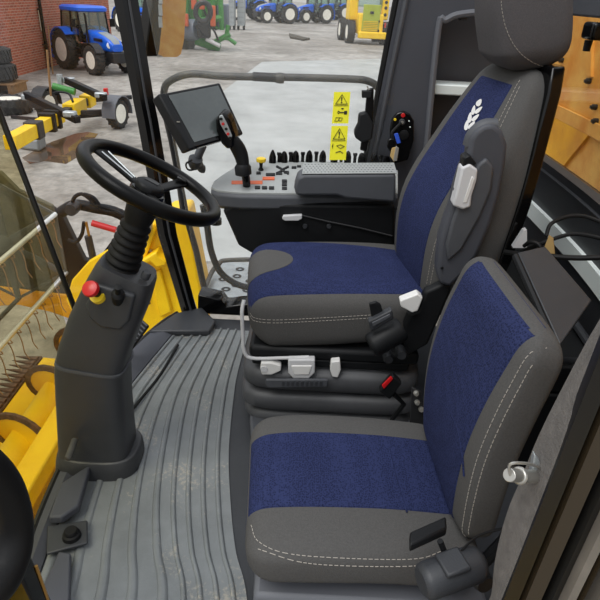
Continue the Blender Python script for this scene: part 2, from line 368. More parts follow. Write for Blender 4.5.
# grain tank wall behind the rear window
t = thing('grain_tank_wall', 'dusty orange yellow steel tank wall with bolts seen through the rear glass', 'tank wall', (1.35, 1.9, .3))
MB().box((1.42, 2.6, .6), (.03, 4.8, 2.6)).build('tank_sheet', K['tank'], t)
a, b = aX(548, 122, 1.38), aX(615, 124, 1.38)
MB().box((1.395, (a.y + b.y) / 2, (a.z + b.z) / 2), (.012, abs(a.y - b.y) + 1.2, .07)).build('seam_strip', K['tank'], t, bev=.003)
for u, v in ((552, 121), (594, 121), (587, 81), (593, 107), (640, 122), (560, 60)):
    q = aX(u, v, 1.388); MB().lathe([(0, .014), (.008, .014), (.009, .006), (.014, .004), (.014, -.02)], q, (-1, 0, 0), 12).build('bolt', K['dgrey'], t)
q1, q2 = aX(583, 40, 1.39), aX(588, 76, 1.39)
MB().prism([q1, q1 + V((0, -.09, .02)), q2 + V((0, -.03, 0)), q2 + V((0, .03, 0))], (.02, 0, 0)).build('gusset', K['tank'], t)
MB().prism([aX(540, 100, 1.39), aX(590, 133, 1.39), aX(560, 170, 1.39), aX(525, 160, 1.39)], (.02, 0, 0)).build('lower_sheet', K['yeld'], t)
# black wiper motor box near the rear window
t = thing('rear_wiper_motor', 'small black motor box fixed inside the rear glass', 'wiper motor', aX(592, 30, .95))
c = aX(594, 31, .95); MB().box(c, (.05, .09, .055)).build('housing', K['gloss'], t, bev=.012, seg=3); MB().lathe([(.0, .035), (.012, .035), (.014, 0)], c + V((0, .02, -.03)), (0, 0, -1), 14).build('spindle', K['black'], t)
# ---------------- windscreen, A pillar, side window
def wall_strip(pts, z0, z1, th, lean=0):
    return MB().loft([[(p.x, p.y, z0), (p.x + lean * (z1 - z0), p.y, z1), (p.x + lean * (z1 - z0) - th, p.y, z1), (p.x - th, p.y, z0)] for p in pts])
i_split = min(range(len(le)), key=lambda i: abs(le[i].y - 1.72))
mb = MB().tube([V((p.x - .004, p.y, .012)) for p in le[4:]], .014, 8); struct(mb, 'trim_12', K['seal'])
def pane(pts, ytop):
    n = len(pts) - 1; return MB().loft([[(p.x, p.y, .01), (p.x - .13 * 1.74, p.y + (ytop(k / n)), 1.75), (p.x - .13 * 1.74 - .006, p.y + ytop(k / n), 1.75), (p.x - .006, p.y, .01)] for k, p in enumerate(pts)])
p0 = le[i_split]; a, b = aX(76, 312, p0.x), aX(-6, 98, -.93)
sl_ = (b.y - p0.y) / (b.z - .03) * 1.74
struct(pane(le[i_split:], lambda f: sl_ * (1 - f)), 'window_1', K['glassw']); struct(pane(le[4:i_split + 1], lambda f: sl_ * f), 'window_2', K['glasst'])  # tint of the near pane stands in for a reflection in the windscreen
mb = MB().tube([V((p0.x, p0.y - .0, .03)), a, a.lerp(b, .5), b, b + (b - a) * .3], .0095, 8); struct(mb, 'trim_13', K['seal'])
a0, a1 = aW(112, -20, -.045), aW(190, 322, -.045); w0, w1 = aW(142, -20, -.045), aW(201, 318, -.045)
d = (a1 - a0)
pil = [(84, 111, -130), (110, 135, -20), (133, 154, 100), (137.5, 158.5, 122), (158, 177, 235), (178, 194, 300), (184, 200, 320)]
mb = MB().loft([[aW(l, v, -.045), aW(l + .35 * (r - l), v, -.075), aW(r, v, -.045), aW(r, v, -.045) + V((-.008, .03, 0)), aW(l, v, -.045) + V((-.004, .03, 0))] for l, r, v in pil]); struct(mb, 'trim_14', K['gloss'])
mb = MB().tube([aW(l + .62 * (r - l), v, -.066) for l, r, v in pil], .006, 6); struct(mb, 'trim_15', K['dark'])
foot = aZ(190, 318, .03)
mb = MB().prism([aZ(150, 336, .005), aZ(176, 318, .005), aZ(202, 312, .005), aZ(216, 326, .005), aZ(210, 336, .005)], (0, 0, .03)); struct(mb, 'trim_16', K['dark'], .008)
yw = 2.50
wx = lambda x, z: V((x, 2.50 + .15 * z, z))
struct(MB().prism([wx(w0.x - .06, w0.z + .3), wx(w1.x, .06), wx(pz[2].x + .03, .06), wx(pz[0].x + .06, w0.z + .3)], (0, .006, 0)), 'window_3', K['glassr'])
sl = [aY(u, v, yw) for u, v in ((199, 292), (222, 297), (227, 304), (240, 302), (262, 290))]
struct(MB().prism([(w1.x - .02, yw - .03, 0), (.3, yw - .03, 0), (.3, yw - .03, sl[4].z)] + [(p.x, yw - .03, p.z) for p in reversed(sl[:4])], (0, .10, 0)), 'wall_right_sill', K['gloss'], .006)
# near left pillar of the door opening with the rounded grab handle
a, b = aX(8, 545, -.55), aX(48, 612, -.52)
pp = [aX(-14, 505, -.58), aX(52, 640, -.52)]
struct(MB().prism([pp[0], pp[0] + V((-.06, -.0, .0)), pp[1] + V((-.06, 0, 0)), pp[1]], (0, .05, 0)), 'trim_17', K['gloss'], .006)
struct(MB().tube([aX(36, 566, -.545), aX(58, 630, -.52)], .004, 6), 'trim_18', K['brasst'])
t = thing('grab_rail', 'thick rounded black grab handle beside the door opening', 'grab handle', aX(10, 530, -.45))
MB().tube([aX(-60, 440, -.5), aX(-20, 462, -.46), aX(4, 490, -.45), aX(14, 525, -.45), aX(10, 560, -.45), aX(-8, 590, -.46), aX(-50, 615, -.5)], .030, 18, smooth=8).build('grip', K['rubber'], t)
# near right door post
zb, zt = -.1, 1.6
def post(pts, name, m, bev=0): return struct(MB().loft([[(x - .033 + (z - .62) * .03, y, z) for x, y in pts] for z in (zb, zt)]), name, m, bev)
lp = [(.345, .10), (.352, .30), (.362, .46), (.364, .53), (.352, .62), (.347, .72), (.352, .79), (.358, .88), (.371, .98), (.388, 1.08), (.42, 1.2), (.47, 1.35)]
rings = []
for x, z in catmull([(a, 0, b) for a, b in lp], 5) and [(p.x, p.z) for p in catmull([(a, 0, b) for a, b in lp], 5)]:
    xs = .345 + (z - .62) * .03; rings.append([(xs + .004, .578, z), (min(xs, x) * .4 + x * .6, .615, z), (x, .645, z), (x + .014, .67, z), (x + .14, .68, z), (xs + .05, .58, z)])
struct(MB().loft(rings), 'wall_left', K['felt'], .006)
post([(.386, .60), (.380, .575), (.392, .558), (.402, .575), (.402, .62)], 'trim_19', K['seal'])
post([(.398, .585), (.400, .555), (.416, .545), (.42, .60)], 'trim_20', K['trimbr'])
post([(.418, .585), (.424, .535), (.436, .540), (.44, .6)], 'trim_21', K['seal'])
post([(.434, .59), (.438, .525), (.446, .520), (.452, .6)], 'trim_22', K['doorgr'])
post([(.446, .59), (.452, .515), (.470, .535), (.474, .6)], 'trim_23', K['trimbr'])
post([(.470, .59), (.476, .505), (.485, .500), (.492, .6)], 'trim_24', K['doorgr'])
post([(.485, .59), (.490, .490), (.560, .42), (.60, .6)], 'trim_25', K['doorgr'])
post([(.558, .59), (.560, .40), (.66, .36), (.70, .6)], 'trim_26', K['yel'])
# striker bolt
t = thing('door_striker', 'worn chrome striker pin with wire guard on the grey felt post', 'striker', aY(535, 475, .66))
c0, c1 = aY(543, 477, .625), aY(509, 475, .575)
MB().tube([c0, c1], .0095, 16).lathe([(.011, 0), (.013, .004), (.011, .012)], c1.lerp(c0, .25), c0 - c1, 16).build('pin', K['steel'], t, bev=.001)
pl_ = [aY(535, 455, .615), aY(546, 470, .615), aY(541, 495, .615), aY(533, 500, .615), aY(531, 475, .615)]
MB().prism(pl_, (0, .012, 0)).build('plate', K['galv'], t, bev=.002)
MB().tube([aY(540, 468, .61), aY(530, 464, .585), aY(514, 463, .575), aY(509, 467, .575), aY(511, 478, .575)], .0022, 6, smooth=4).build('wire_guard', K['steel'], t)
# ================================================================== SEATS
# ---- instructor seat (near)
t = thing('passenger_seat', 'low blue and grey fabric instructor seat with worn front edge nearest the door', 'seat', (.16, 1.0, .035))
cu = Cushion([(-.105, .358), (.02, .368), (.2, .361), (.34, .346), (.42, .341)], 1.03, [.225, .235, .235, .235, .23], [.064, .066, .066, .064, .056], n=4.2, ers=(.07, .05), rot=4)
q0, q1 = .0, .0
def pf(a, b): return (-.02 + 1.0 * a, -.60 + 1.18 * b)
PC = cu
s_ = MB(); s_ = cu.line([(258, 549), (300, 562), (350, 566), (414, 566), (440, 560)], mb=s_); s_ = cu.line([(251, 525), (258, 541), (285, 553), (340, 558), (414, 559), (445, 550)], mb=s_); s_.build('stitching', K['stitch'], t)
ins = cu.patch(lambda a, b: (-.015 + 1.0 * a, -.50 + 1.06 * b), 60, 60).build('blue_insert', K['bfab'], t)
g = cu.line([(389, 447), (394, 470), (400, 492), (407, 512)], r=.0022, off=.005, dash=False, mb=MB()); g.build('crease_seam', K['bfab'], t)
cu.mb.build('seat_cushion', K['gfab'], t, ang=60)
pb = Cushion([(.405, .40), (.394, .54), (.394, .66), (.407, .77), (.426, .86), (.440, .93)], 1.045, [.20, .212, .215, .215, .21, .205], [.045, .05, .053, .053, .05, .045], n=4.6, ers=(.06, .06), rot=3)
pb.patch(lambda a, b: (.0 + 1.0 * a, (-.70 - .14 * a) + (1.42 + .18 * a) * b), 60, 50).build('blue_panel', K['bfab'], t)
s_ = pb.line([(.0, -.985), (.3, -.985), (.6, -.985), (.97, -.985)], pix=False); s_ = pb.line([(.0, -.93), (.3, -.93), (.6, -.93), (.97, -.93)], pix=False, mb=s_); s_.build('stitching', K['stitch'], t)
g = pb.line([(436, 395), (449, 410), (458, 430), (462, 452), (464, 478)], r=.0022, off=.005, dash=False, mb=MB()); g.build('crease_seam', K['bfab'], t)
pb.mb.build('backrest', K['gfab'], t, ang=60)
MB().prism([(-.07, .80, .035), (.46, .80, .035), (.46, 1.23, .035), (-.07, 1.23, .035)], (0, 0, .225)).build('seat_base', K['rim'], t, bev=.012)
MB().box((.18, 1.03, .285), (.50, .38, .05)).build('seat_pan', K['black'], t, bev=.015)
for y_ in (.85, 1.23): MB().tube([V((.42, y_, .30)), V((.47, y_, .42)), V((.49, y_, .60))], .014, 8).build('back_hinge', K['black'], t)
# inertia reel beside the instructor seat
t = thing('belt_reel', 'black seat belt reel with buckle tongue beside the worn front seat', 'seat belt reel', aY(452, 570, .72))
c0, c1 = aY(423, 582, .70), aY(480, 562, .74); ax = (c1 - c0).normalized(); L = (c1 - c0).length
MB().lathe([(0, -.004), (.026, -.004), (.033, .002), (.035, .01), (.035, L - .012), (.031, L - .002), (.02, L + .006), (0, L + .006)], c0, ax, 28).build('reel_cover', K['dark'], t)
MB().box(c0.lerp(c1, .45) + V((0, -.004, .036)), (.05, .05, .012), ax.to_track_quat('X', 'Z').to_matrix()).build('webbing_slot', K['dark'], t, bev=.004)
a, b = aY(409, 553, .72), aY(446, 536, .76)
MB().prism([a, b, b + V((0, .004, .018)), a + V((0, .004, .018))], (.004, .03, .0)).build('tongue', K['black'], t, bev=.004)
MB().tube([aY(440, 541, .74), aY(446, 556, .74), aY(452, 562, .74)], .006, 8).build('tongue_stalk', K['black'], t)
MB().tube([aY(505, 528, .78), aY(480, 535, .77), aY(464, 548, .745), aY(456, 560, .735)], .0025, 6, smooth=5).build('cable', K['rubber'], t)
MB().lathe([(0, .01), (.018, .01), (.022, 0), (.022, -.03)], aY(483, 582, .77), (.3, -1, .2), 16).build('anchor_bolt', K['dgrey'], t)
# ---- driver seat
t = thing('driver_seat', 'tall blue and grey air suspended driver seat with headrest and raised armrest', 'seat', (.12, 1.9, .035)); DS = t
dc = Cushion([(-.195, .430), (-.10, .447), (.1, .456), (.30, .465), (.46, .465)], 1.925, [.245, .255, .26, .26, .25], [.115, .122, .122, .11, .10], n=4.2, ers=(.09, .05), rot=5)
dc.patch(lambda a, b: (-.03 + 1.0 * a, (-.90 + .04 * a) + (1.74 - .52 * max(0, a - .15)) * b), 60, 60).build('blue_insert', K['bfab'], t)
dc.patch(lambda a, b: (-.035 + .30 * a * math.sqrt(max(0, 1 - (2 * b - 1) ** 2)) + .0, -.42 + .92 * b), 34, 40, off=.0045).build('grey_nose_patch', K['gfab'], t)
s_ = dc.line([(250, 313), (255, 318), (275, 320), (320, 318), (372, 315)]); s_ = dc.line([(250, 316), (255, 321), (275, 323), (320, 321), (372, 318)], mb=s_); s_.build('stitching', K['stitch'], t)
dc.mb.build('seat_cushion', K['gfab'], t, ang=60)
db = Cushion([(.508, .48), (.50, .62), (.512, .80), (.578, 1.0), (.634, 1.17), (.662, 1.275)], 1.925, [.23, .262, .268, .245, .195, .15], [.105, .122, .128, .105, .078, .05], n=3.6, ers=(.05, .07), rot=11)
def pbk(a, b):
    w = .62 - .04 * a; return (.0 + .90 * a, -w + 2 * w * b)
db.patch(lambda a, b: (.03 + .90 * a, (-.50 - .12 * a) + (1.02 + .16 * a) * b), 60, 50).build('blue_panel', K['bfab'], t)
s_ = db.line([(.15, -.74), (.4, -.78), (.7, -.80), (.93, -.78)], pix=False); s_ = db.line([(.15, -.67), (.4, -.71), (.7, -.73), (.95, -.70)], pix=False, mb=s_); s_.build('stitching', K['stitch'], t)
em = MB()
def leaf(cx, cy, L_, w, ang):
    pts = []
    for k in range(10):
        th = 2 * PI * k / 10; x = math.cos(th) * L_ * .46; y = math.sin(th) * w * .40 * (1 - .35 * math.cos(th))
        p = db.px(cx + x * math.cos(ang) - y * math.sin(ang), cy - (x * math.sin(ang) + y * math.cos(ang)), .013)
        if p is not None: pts.append(em.bm.verts.new(p))
    if len(pts) > 2: em.face(pts)
for cx, cy, l, w, a in ((479, 102.5, 9, 6, 1.0), (473.5, 110, 11, 4.6, 1.35), (478.6, 110, 11, 4.4, .75), (469.8, 117.5, 12, 5, 1.4), (475.4, 117.6, 11, 4.6, .75), (466.6, 125, 12, 5, 1.35), (471.6, 125, 11, 4.6, .85)): leaf(cx, cy, l, w, a)
em.build('leaf_emblem', K['white'], t)
bk = db.mb.build('backrest', K['gfab'], t, ang=60)
# black shell behind the backrest
mb = MB(); rr = []
for x, z, w in ((.575, .52, .20), (.605, .7, .225), (.625, .9, .225), (.642, 1.05, .205), (.670, 1.22, .16), (.680, 1.29, .13)): x += .006; w += .010; rr.append([(x - .015, 1.92 - w - .012, z), (x + .028, 1.92 - w - .004, z), (x + .045, 1.92 - w * .8, z), (x + .045, 1.92 + w * .8, z), (x + .028, 1.92 + w, z), (x - .015, 1.92 + w, z)])
pv = Matrix.Translation((.6, 1.92, 0)) @ Matrix.Rotation(math.radians(8), 4, 'Z') @ Matrix.Translation((-.6, -1.92, 0)); rr = [[pv @ V(p) for p in r] for r in rr]
mb.loft(rr).build('back_shell', K['gloss'], t, bev=.006)
hr = Cushion([(.652, 1.268), (.640, 1.34), (.608, 1.45), (.575, 1.58)], 1.925, [.115, .130, .132, .125], [.105, .116, .118, .105], n=4.2, ers=(.075, .09), rot=2)
s_ = hr.line([(501, -6), (502, 10), (506, 28), (514, 45), (526, 58), (542, 66), (556, 64)]); s_.build('headrest_stitching', K['stitch'], t)
hr.mb.build('headrest', K['gfabd'], t, ang=60)
# raised armrest
ap = [(470, 140), (475, 132), (484, 125), (494, 124), (503, 131), (508, 145), (506, 165), (500, 195), (491, 225), (478, 255), (463, 275), (450, 288), (440, 284), (437, 270), (440, 240), (447, 218), (452, 205), (455, 190), (462, 168), (468, 158)]
ar = MB().prism([aY(u, v, 1.615) for u, v in ap], (0, .062, 0)).build('armrest', K['panel'], t, bev=.014, seg=4)
ip = [(478, 165), (487, 158), (494, 168), (492, 190), (480, 218), (462, 250), (448, 262), (446, 245), (452, 222), (458, 205)]
MB().prism([aY(u, v, 1.604) for u, v in ip], (0, .02, 0)).build('armrest_inset', K['mid'], ar, bev=.008, seg=3)
MB().tube([aY(470, 146, 1.645), aY(474, 135, 1.645), aY(484, 127, 1.645), aY(496, 126, 1.645)], .022, 10, smooth=4).build('armrest_tip', K['mid'], ar)
hp = [(462, 168), (470, 164), (478, 170), (477, 180), (472, 196), (471, 207), (463, 210), (453, 206), (456, 195)]
ah = MB().prism([aY(u, v, 1.594) for u, v in hp], (0, .05, 0)).build('armrest_latch', K['wgrey'], ar, bev=.006, seg=3)
MB().prism([aY(u, v, 1.592) for u, v in ((472, 176), (475, 179), (467, 203), (463, 203))], (0, .006, 0)).build('latch_groove', K['white'], ar, bev=.002)
MB().prism([aY(u, v, 1.60) for u, v in ((464, 158), (470, 155), (477, 164), (470, 168), (463, 168))], (0, .05, 0)).build('latch_block', K['black'], ar, bev=.004)
for u, v in ((452, 226), (442, 268)): MB().lathe([(0, .003), (.004, .003), (.005, 0)], aY(u, v, 1.612), (0, -1, 0), 10).build('armrest_screw', K['black'], ar)
# base, rail, levers
MB().box((.13, 1.90, .325), (.60, .46, .05)).build('seat_pan', K['black'], t, bev=.015)
def bel(x0, x1, y0_, y1_, z): return sup(((x0 + x1) / 2, (y0_ + y1_) / 2, z), (1, 0, 0), (0, 1, 0), (x1 - x0) / 2, (y1_ - y0_) / 2, 7, 64)
prof = [(0, .302), (-.012, .30), (-.012, .268), (.002, .255), (.022, .250), (.034, .232), (.034, .188), (.020, .172), (-.004, .166), (-.004, .160), (.026, .152), (.038, .135), (.038, .095), (.022, .080), (-.002, .074), (.02, .066), (.030, .05), (.030, .036)]
MB().loft([bel(-.165 - e, .42 + e, 1.685 - e, 2.12 + e, z) for e, z in prof]).build('suspension_bellows', K['bel'], t, ang=50)
MB().box((.12, 1.70, .287), (.56, .05, .035)).build('control_strip', K['black'], t, bev=.008)
MB().tube([aY(244, 300, 1.68), aY(242, 312, 1.665), aY(243, 336, 1.66), aY(244, 350, 1.66), aY(251, 358, 1.66), aY(280, 358, 1.66), aY(309, 357, 1.66)], .0065, 10, smooth=4).build('slide_rail_handle', K['wgrey'], t)
def plate(pts, y, th, name, m, bev, par=t): return MB().prism([aY(u, v, y) for u, v in pts], (0, th, 0)).build(name, m, par, bev=bev, seg=3)
def off(pts, du, dv): return [(u + du, v + dv) for u, v in pts]
plate([(261, 363), (272, 363), (281, 366), (281, 371), (272, 375), (262, 375), (260, 369)], 1.645, .03, 'height_lever', K['white'], .004)
MB().lathe([(0, .004), (.012, .004), (.013, 0)], aY(264, 369, 1.645), (0, -1, 0), 14).build('lever_pivot', K['wgrey'], t)
plate([(288, 360), (315, 360), (315, 373), (309, 379), (293, 379), (288, 373)], 1.64, .03, 'tilt_lever', K['wgrey'], .005)
plate([(291, 366), (312, 366), (309, 375), (294, 375)], 1.636, .01, 'tilt_lever_grip', K['white'], .003)
plate([(331, 362), (340, 361), (341, 370), (338, 378), (332, 377), (330, 370)], 1.645, .03, 'slide_lever', K['white'], .004)
sp_ = plate([(266, 380), (328, 380), (327, 387), (268, 388), (265, 384)], 1.622, .012, 'weight_scale', K['mid'], .003)
for k in range(9):
    u = 282 + k * 4.7; MB().prism([aY(a_, b_, 1.619) for a_, b_ in ((u, 382), (u + 2.6, 382), (u + 2.6, 386), (u, 386))], (0, .006, 0)).build('scale_mark', K['dark'], sp_)
# recliner
plate([(400, 301), (418, 294), (423, 298), (418, 311), (412, 313), (401, 307)], 1.61, .035, 'recline_lever', K['white'], .004)
plate([(425, 292), (445, 283), (452, 288), (440, 318), (428, 345), (408, 356), (404, 345), (404, 326), (409, 314), (418, 311)], 1.635, .04, 'recliner_bracket', K['black'], .01)
# buckle and reel at the driver seat
t = thing('belt_reel', 'black seat belt reel and buckle hanging at the tall driver seat', 'seat belt reel', aY(388, 335, 1.57))
c0, c1 = aY(371, 346, 1.555), aY(402, 328, 1.585); ax = (c1 - c0).normalized(); L = (c1 - c0).length
MB().lathe([(0, -.003), (.034, -.003), (.040, .003), (.042, .012), (.042, L - .01), (.036, L), (0, L + .004)], c0, ax, 28).build('reel_cover', K['black'], t)
plate([(368, 322), (392, 310), (394, 319), (371, 332)], 1.54, .03, 'buckle', K['dark'], .005, t)
plate([(372, 323), (390, 314), (391, 317), (373, 327)], 1.536, .01, 'buckle_slot', K['mid'], .002, t)
plate([(369, 304), (376, 302), (381, 305), (384, 316), (372, 320)], 1.56, .012, 'tongue', K['black'], .004, t)
for u, v in ((388, 357), (401, 353)): MB().lathe([(0, .02), (.014, .02), (.017, .012), (.017, -.03)], aY(u, v, 1.60), (0, -1, .1), 16).build('bolt', K['dark'], t)
t = thing('belt_buckle', 'black belt buckle with red release bar between the two seats', 'buckle', aY(386, 388, 1.52))
plate([(379, 392), (393, 376), (402, 384), (390, 400)], 1.50, .03, 'buckle_body', K['black'], .005, t)
plate([(382, 386), (391, 377), (393, 379), (384, 389)], 1.496, .008, 'release_button', K['red'], .001, t)
MB().tube([aY(394, 394, 1.52), aY(404, 404, 1.54), V((.33, 1.56, .12)), V((.34, 1.56, .03))], .008, 8).build('buckle_stalk', K['black'], t)
t = thing('seat_bracket', 'small bolted steel bracket in the gap behind the instructor cushion', 'bracket', aY(416, 400, 1.42))
MB().prism([aY(412, 388, 1.42), aY(421, 392, 1.42), aY(426, 415, 1.42), V((.44, 1.42, .03)), V((.39, 1.42, .03))], (0, .01, 0)).build('plate', K['dgrey'], t, bev=.002)
for u, v in ((416, 393), (417, 402), (421, 409)): MB().lathe([(0, .012), (.006, .012), (.009, .004), (.009, -.01)], aY(u, v, 1.418), (0, -1, .2), 8).build('bolt', K['steel'], t)
# ================================================================== CONSOLE
def pln(u, v):            # the sloping console top: z = .70 at y 2.26 rising to .755 at y 2.62
    d = ray(u, v); k = (.755 - .70) / .36; tt = (.70 - EYE - k * 2.26) / (d.z - k * d.y); return E0 + d * tt
t = thing('armrest_console', 'grey armrest console with buttons and paddles under the side window', 'console', (0, 2.4, .45)); CN = t
top = [(211, 187), (214, 181), (222, 175), (233, 168), (250, 162), (285, 160), (340, 162), (398, 170), (398, 193), (300, 193), (240, 192), (218, 190)]
tp = [pln(u, v) for u, v in top]
MB().prism(tp, (0, 0, -.012)).build('top_plate', K['cons'], t, bev=.003)
fr = [tp[0], tp[-1], tp[-2], tp[-3], tp[-4]]
def dn(p, dz, dy=0): return p + V((0, dy, dz))
mb = MB(); ring = tp
mb.loft([[p + V((0, -.0, -.008)) for p in ring], [p + V((0, -.012, -.02)) for p in ring], [p + V((.004, -.012, -.065)) for p in ring], [p + V((.012, .012, -.085)) for p in ring]]).build('console_rim', K['mid'], t, bev=.004)
lo = [(222, 210), (232, 232), (238, 246), (252, 254), (300, 256), (395, 256), (395, 205), (300, 204), (240, 202)]
yl = 2.285
MB().prism([aY(u, v, yl) for u, v in lo], (0, .22, 0)).build('console_body', K['black'], t, bev=.015, seg=3)
MB().tube([aY(300, 215, 2.28), aY(330, 222, 2.278), aY(360, 228, 2.278), aY(392, 236, 2.278)], .004, 6).build('console_harness', K['dgrey'], t)
for u, v in ((305, 226), (329, 226)): MB().lathe([(0, .012), (.008, .012), (.011, 0)], aY(u, v, 2.284), (0, -1, 0), 12).build('console_bolt', K['dark'], t)
MB().prism([aY(u, v, 2.262) for u, v in ((283, 216), (302, 215), (302, 219), (298, 221), (285, 221), (282, 219))], (0, .02, 0)).build('release_tab', K['wgrey'], t, bev=.003)
# armrest pad with perforated cover
padf = [(296, 196), (294, 188), (297, 178), (304, 174.8), (333, 174.6), (338, 174.6), (396, 174.4), (396, 203), (346, 199), (337, 196)]
pd = MB().prism([aY(u, v, 2.235) for u, v in padf], (0, .10, .004)).build('armrest_pad', K['mid'], t, bev=.012, seg=3)
pc = [aY(302, 174.5, 2.238), aY(397, 174.0, 2.238)]; pc += [pc[1] + V((0, .11, .012)), pc[0] + V((.004, .11, .012))]
MB().prism([p + V((0, 0, .001)) for p in pc], (0, 0, .004)).build('pad_cover', K['cons'], t, bev=.002)
perf = MB()
for r in range(5):
    for c in range(26):
        u, v = 305 + c * 3.2 + (r % 2) * 1.6, 166.2 + r * 1.75 + c * .1
        fa, fb = (c + .5 + (r % 2) * .5) / 27, (r + .6) / 5.4; p = pc[0].lerp(pc[1], fa).lerp(pc[3].lerp(pc[2], fa), fb) + V((0, 0, .0052)); perf.prism([p + V((.0035 * math.cos(k * PI / 3), .0035 * math.sin(k * PI / 3), 0)) for k in range(6)], (0, 0, .0008))
perf.build('speaker_perforation', K['mid'], t, kind='stuff')
# paddles and small levers along the back edge
bigs = [(272.5, 161, 14), (284, 160.5, 12), (295.5, 160, 12), (309, 160, 12.5), (322.5, 160, 12.5), (334, 160, 12), (347.5, 160.5, 12.5), (361, 161.5, 11.5), (373.5, 162.5, 11), (386, 164, 10)]
smalls = [(279, 160.5), (290.5, 160), (302.5, 160), (316, 159.5), (341, 160), (354.5, 161), (380, 163)]
for u, v, h in bigs:
    p = pln(u, v + 1.5); s = .0041
    MB().loft([sup(p + V((0, 0, z)), (1, 0, 0), (0, 1, 0), a, b, 2.6, 14) for z, a, b in ((-.004, .017, .012), (.006, .0165, .011), (.025, .016, .011), (.042, .011, .009), (h * s, .004, .006))]).build('paddle', K['gloss'], t)
for u, v in smalls:
    p = pln(u, v + 1.5)
    MB().box(p + V((0, 0, .016)), (.015, .012, .036)).box(p + V((0, 0, .038)), (.02, .014, .012)).build('mini_lever', K['gloss'], t, bev=.002)
# buttons
def button(u, v, du, dv, m, name='button', h=.005, rot=0):
    cs = [(-du, -dv), (du, -dv), (du, dv), (-du, dv)]; c_, s_ = math.cos(rot), math.sin(rot)
    P = [pln(u + a * c_ - b * s_, v + a * s_ + b * c_) + V((0, 0, -.003)) for a, b in cs]
    return MB().prism(P, (0, 0, h + .003)).build(name, m, t, bev=.0012)
for u, v in ((257.5, 188), (264.5, 188.3), (271.5, 188.5)): button(u, v, 2.6, 1.3, K['black'])
for u, v in ((284.4, 181.5), (284.4, 185), (284.4, 188.8)): button(u, v, 2.5, 1.2, K['black'])
for u, v in ((258.5, 173.5),): button(u, v, 2.2, 1.1, K['black'])
button(268.5, 179, 6.0, 1.3, K['orange'], 'orange_button')
button(270.5, 175, 4.6, 1.1, K['black']); button(279, 174, 3.2, 1.0, K['black']); button(286.5, 172.8, 2.4, 1.0, K['black'])
for du, dv in ((-4, -2.2), (4, 2.2), (-4, 2.0), (4, -2.0)): button(282.5 + du * .8, 170.5 + dv, 3.4, .8, K['black'], 'cross_button', rot=math.atan2(dv, du))
button(294, 168, 2.4, .9, K['black']); button(299, 166.8, 2.0, .8, K['black']); button(355, 165, 4.5, .8, K['black'])
button(247, 182.6, 15.5, 1.7, K['orange'], 'lever_gate', h=.002)
# yellow throttle knob
p = pln(261, 170)
MB().lathe([(.012, -.003), (.012, .003), (.007, .012), (.008, .03), (.011, .036)], p, (0, 0, 1), 16).build('throttle_stem', K['black'], t)
MB().lathe([(.010, .034), (.020, .037), (.022, .044), (.021, .052), (.014, .056), (0, .057)], p, (0, 0, 1), 20).build('throttle_knob', K['ybtn'], t)
# multifunction joystick
j = tag(MB().tube([pln(247, 184) + V((0, 0, -.02)), aY(246, 178, 2.31), aY(244, 166, 2.31)], .017, 14).build('joystick', K['gloss'], t), None)
MB().lathe([(.020, -.006), (.034, 0), (.034, .03), (.026, .042), (.02, .044)], aY(243.5, 174, 2.31), aY(242, 160, 2.31) - aY(243.5, 174, 2.31), 18).build('joystick_collar', K['black'], j)
gp = catmull([aY(244, 168, 2.31), aY(241, 155, 2.31), aY(236, 145, 2.305), aY(229, 136, 2.30)], 5); mb = MB(); R = [.022, .026, .027, .024]
rr = []
for i, p in enumerate(gp):
    tng = (gp[min(i + 1, len(gp) - 1)] - gp[max(i - 1, 0)]).normalized(); a = tng.cross(V((0, 1, 0))).normalized(); b = tng.cross(a); f = i / (len(gp) - 1)
    rr.append(sup(p, a, b, .023 + .007 * math.sin(PI * f), .022, 2.4, 18))
mb.loft(rr).build('joystick_grip', K['black'], j)
hd = [(220, 113), (225, 114), (230, 122), (235, 137), (233, 148), (227, 150), (221, 144), (216, 132), (215, 120)]
MB().prism([aY(u, v, 2.275) for u, v in hd], (.012, .05, .012)).build('joystick_head', K['gloss'], j, bev=.01, seg=3)
MB().prism([aY(u, v, 2.270) for u, v in ((219, 116), (222, 115), (226, 122), (232, 136), (230, 140), (225, 133), (220, 124))], (.002, .01, 0)).build('button_face', K['galv'], j, bev=.002)
for u, v, m in ((221, 119, 'black'), (223, 124, 'red'), (226, 129, 'black'), (228, 134, 'red'), (230, 138, 'black')): MB().lathe([(0, .004), (.005, .004), (.006, -.004)], aY(u, v, 2.268), (-.2, -1, .1), 10).build('thumb_button', K[m], j)
# display
t = thing('display_monitor', 'black framed touchscreen monitor tilted beside the side window pillar', 'monitor', aY(200, 155, 2.36))
A, B, Cc, D = aY(158, 94, 2.24), aY(220, 82, 2.42), aY(244, 134, 2.36), aY(189, 150, 2.17)
Cc = B + D - A + (Cc - (B + D - A)) * 1.0
nrm = (B - A).cross(D - A).normalized()
if nrm.y < 0: nrm = -nrm
ctr = (A + B + Cc + D) / 4
MB().loft([[p + nrm * 0 for p in (A, B, Cc, D)], [ctr + (p - ctr) * .97 + nrm * .035 for p in (A, B, Cc, D)]]).build('housing', K['gloss'], t, bev=.008, seg=3)
q = [A.lerp(B, .13).lerp(D.lerp(Cc, .13), .06), A.lerp(B, .94).lerp(D.lerp(Cc, .94), .06), A.lerp(B, .94).lerp(D.lerp(Cc, .94), .91), A.lerp(B, .13).lerp(D.lerp(Cc, .13), .91)]
MB().prism([p - nrm * .004 for p in q], nrm * .006).build('screen', K['screen'], t, bev=.001)
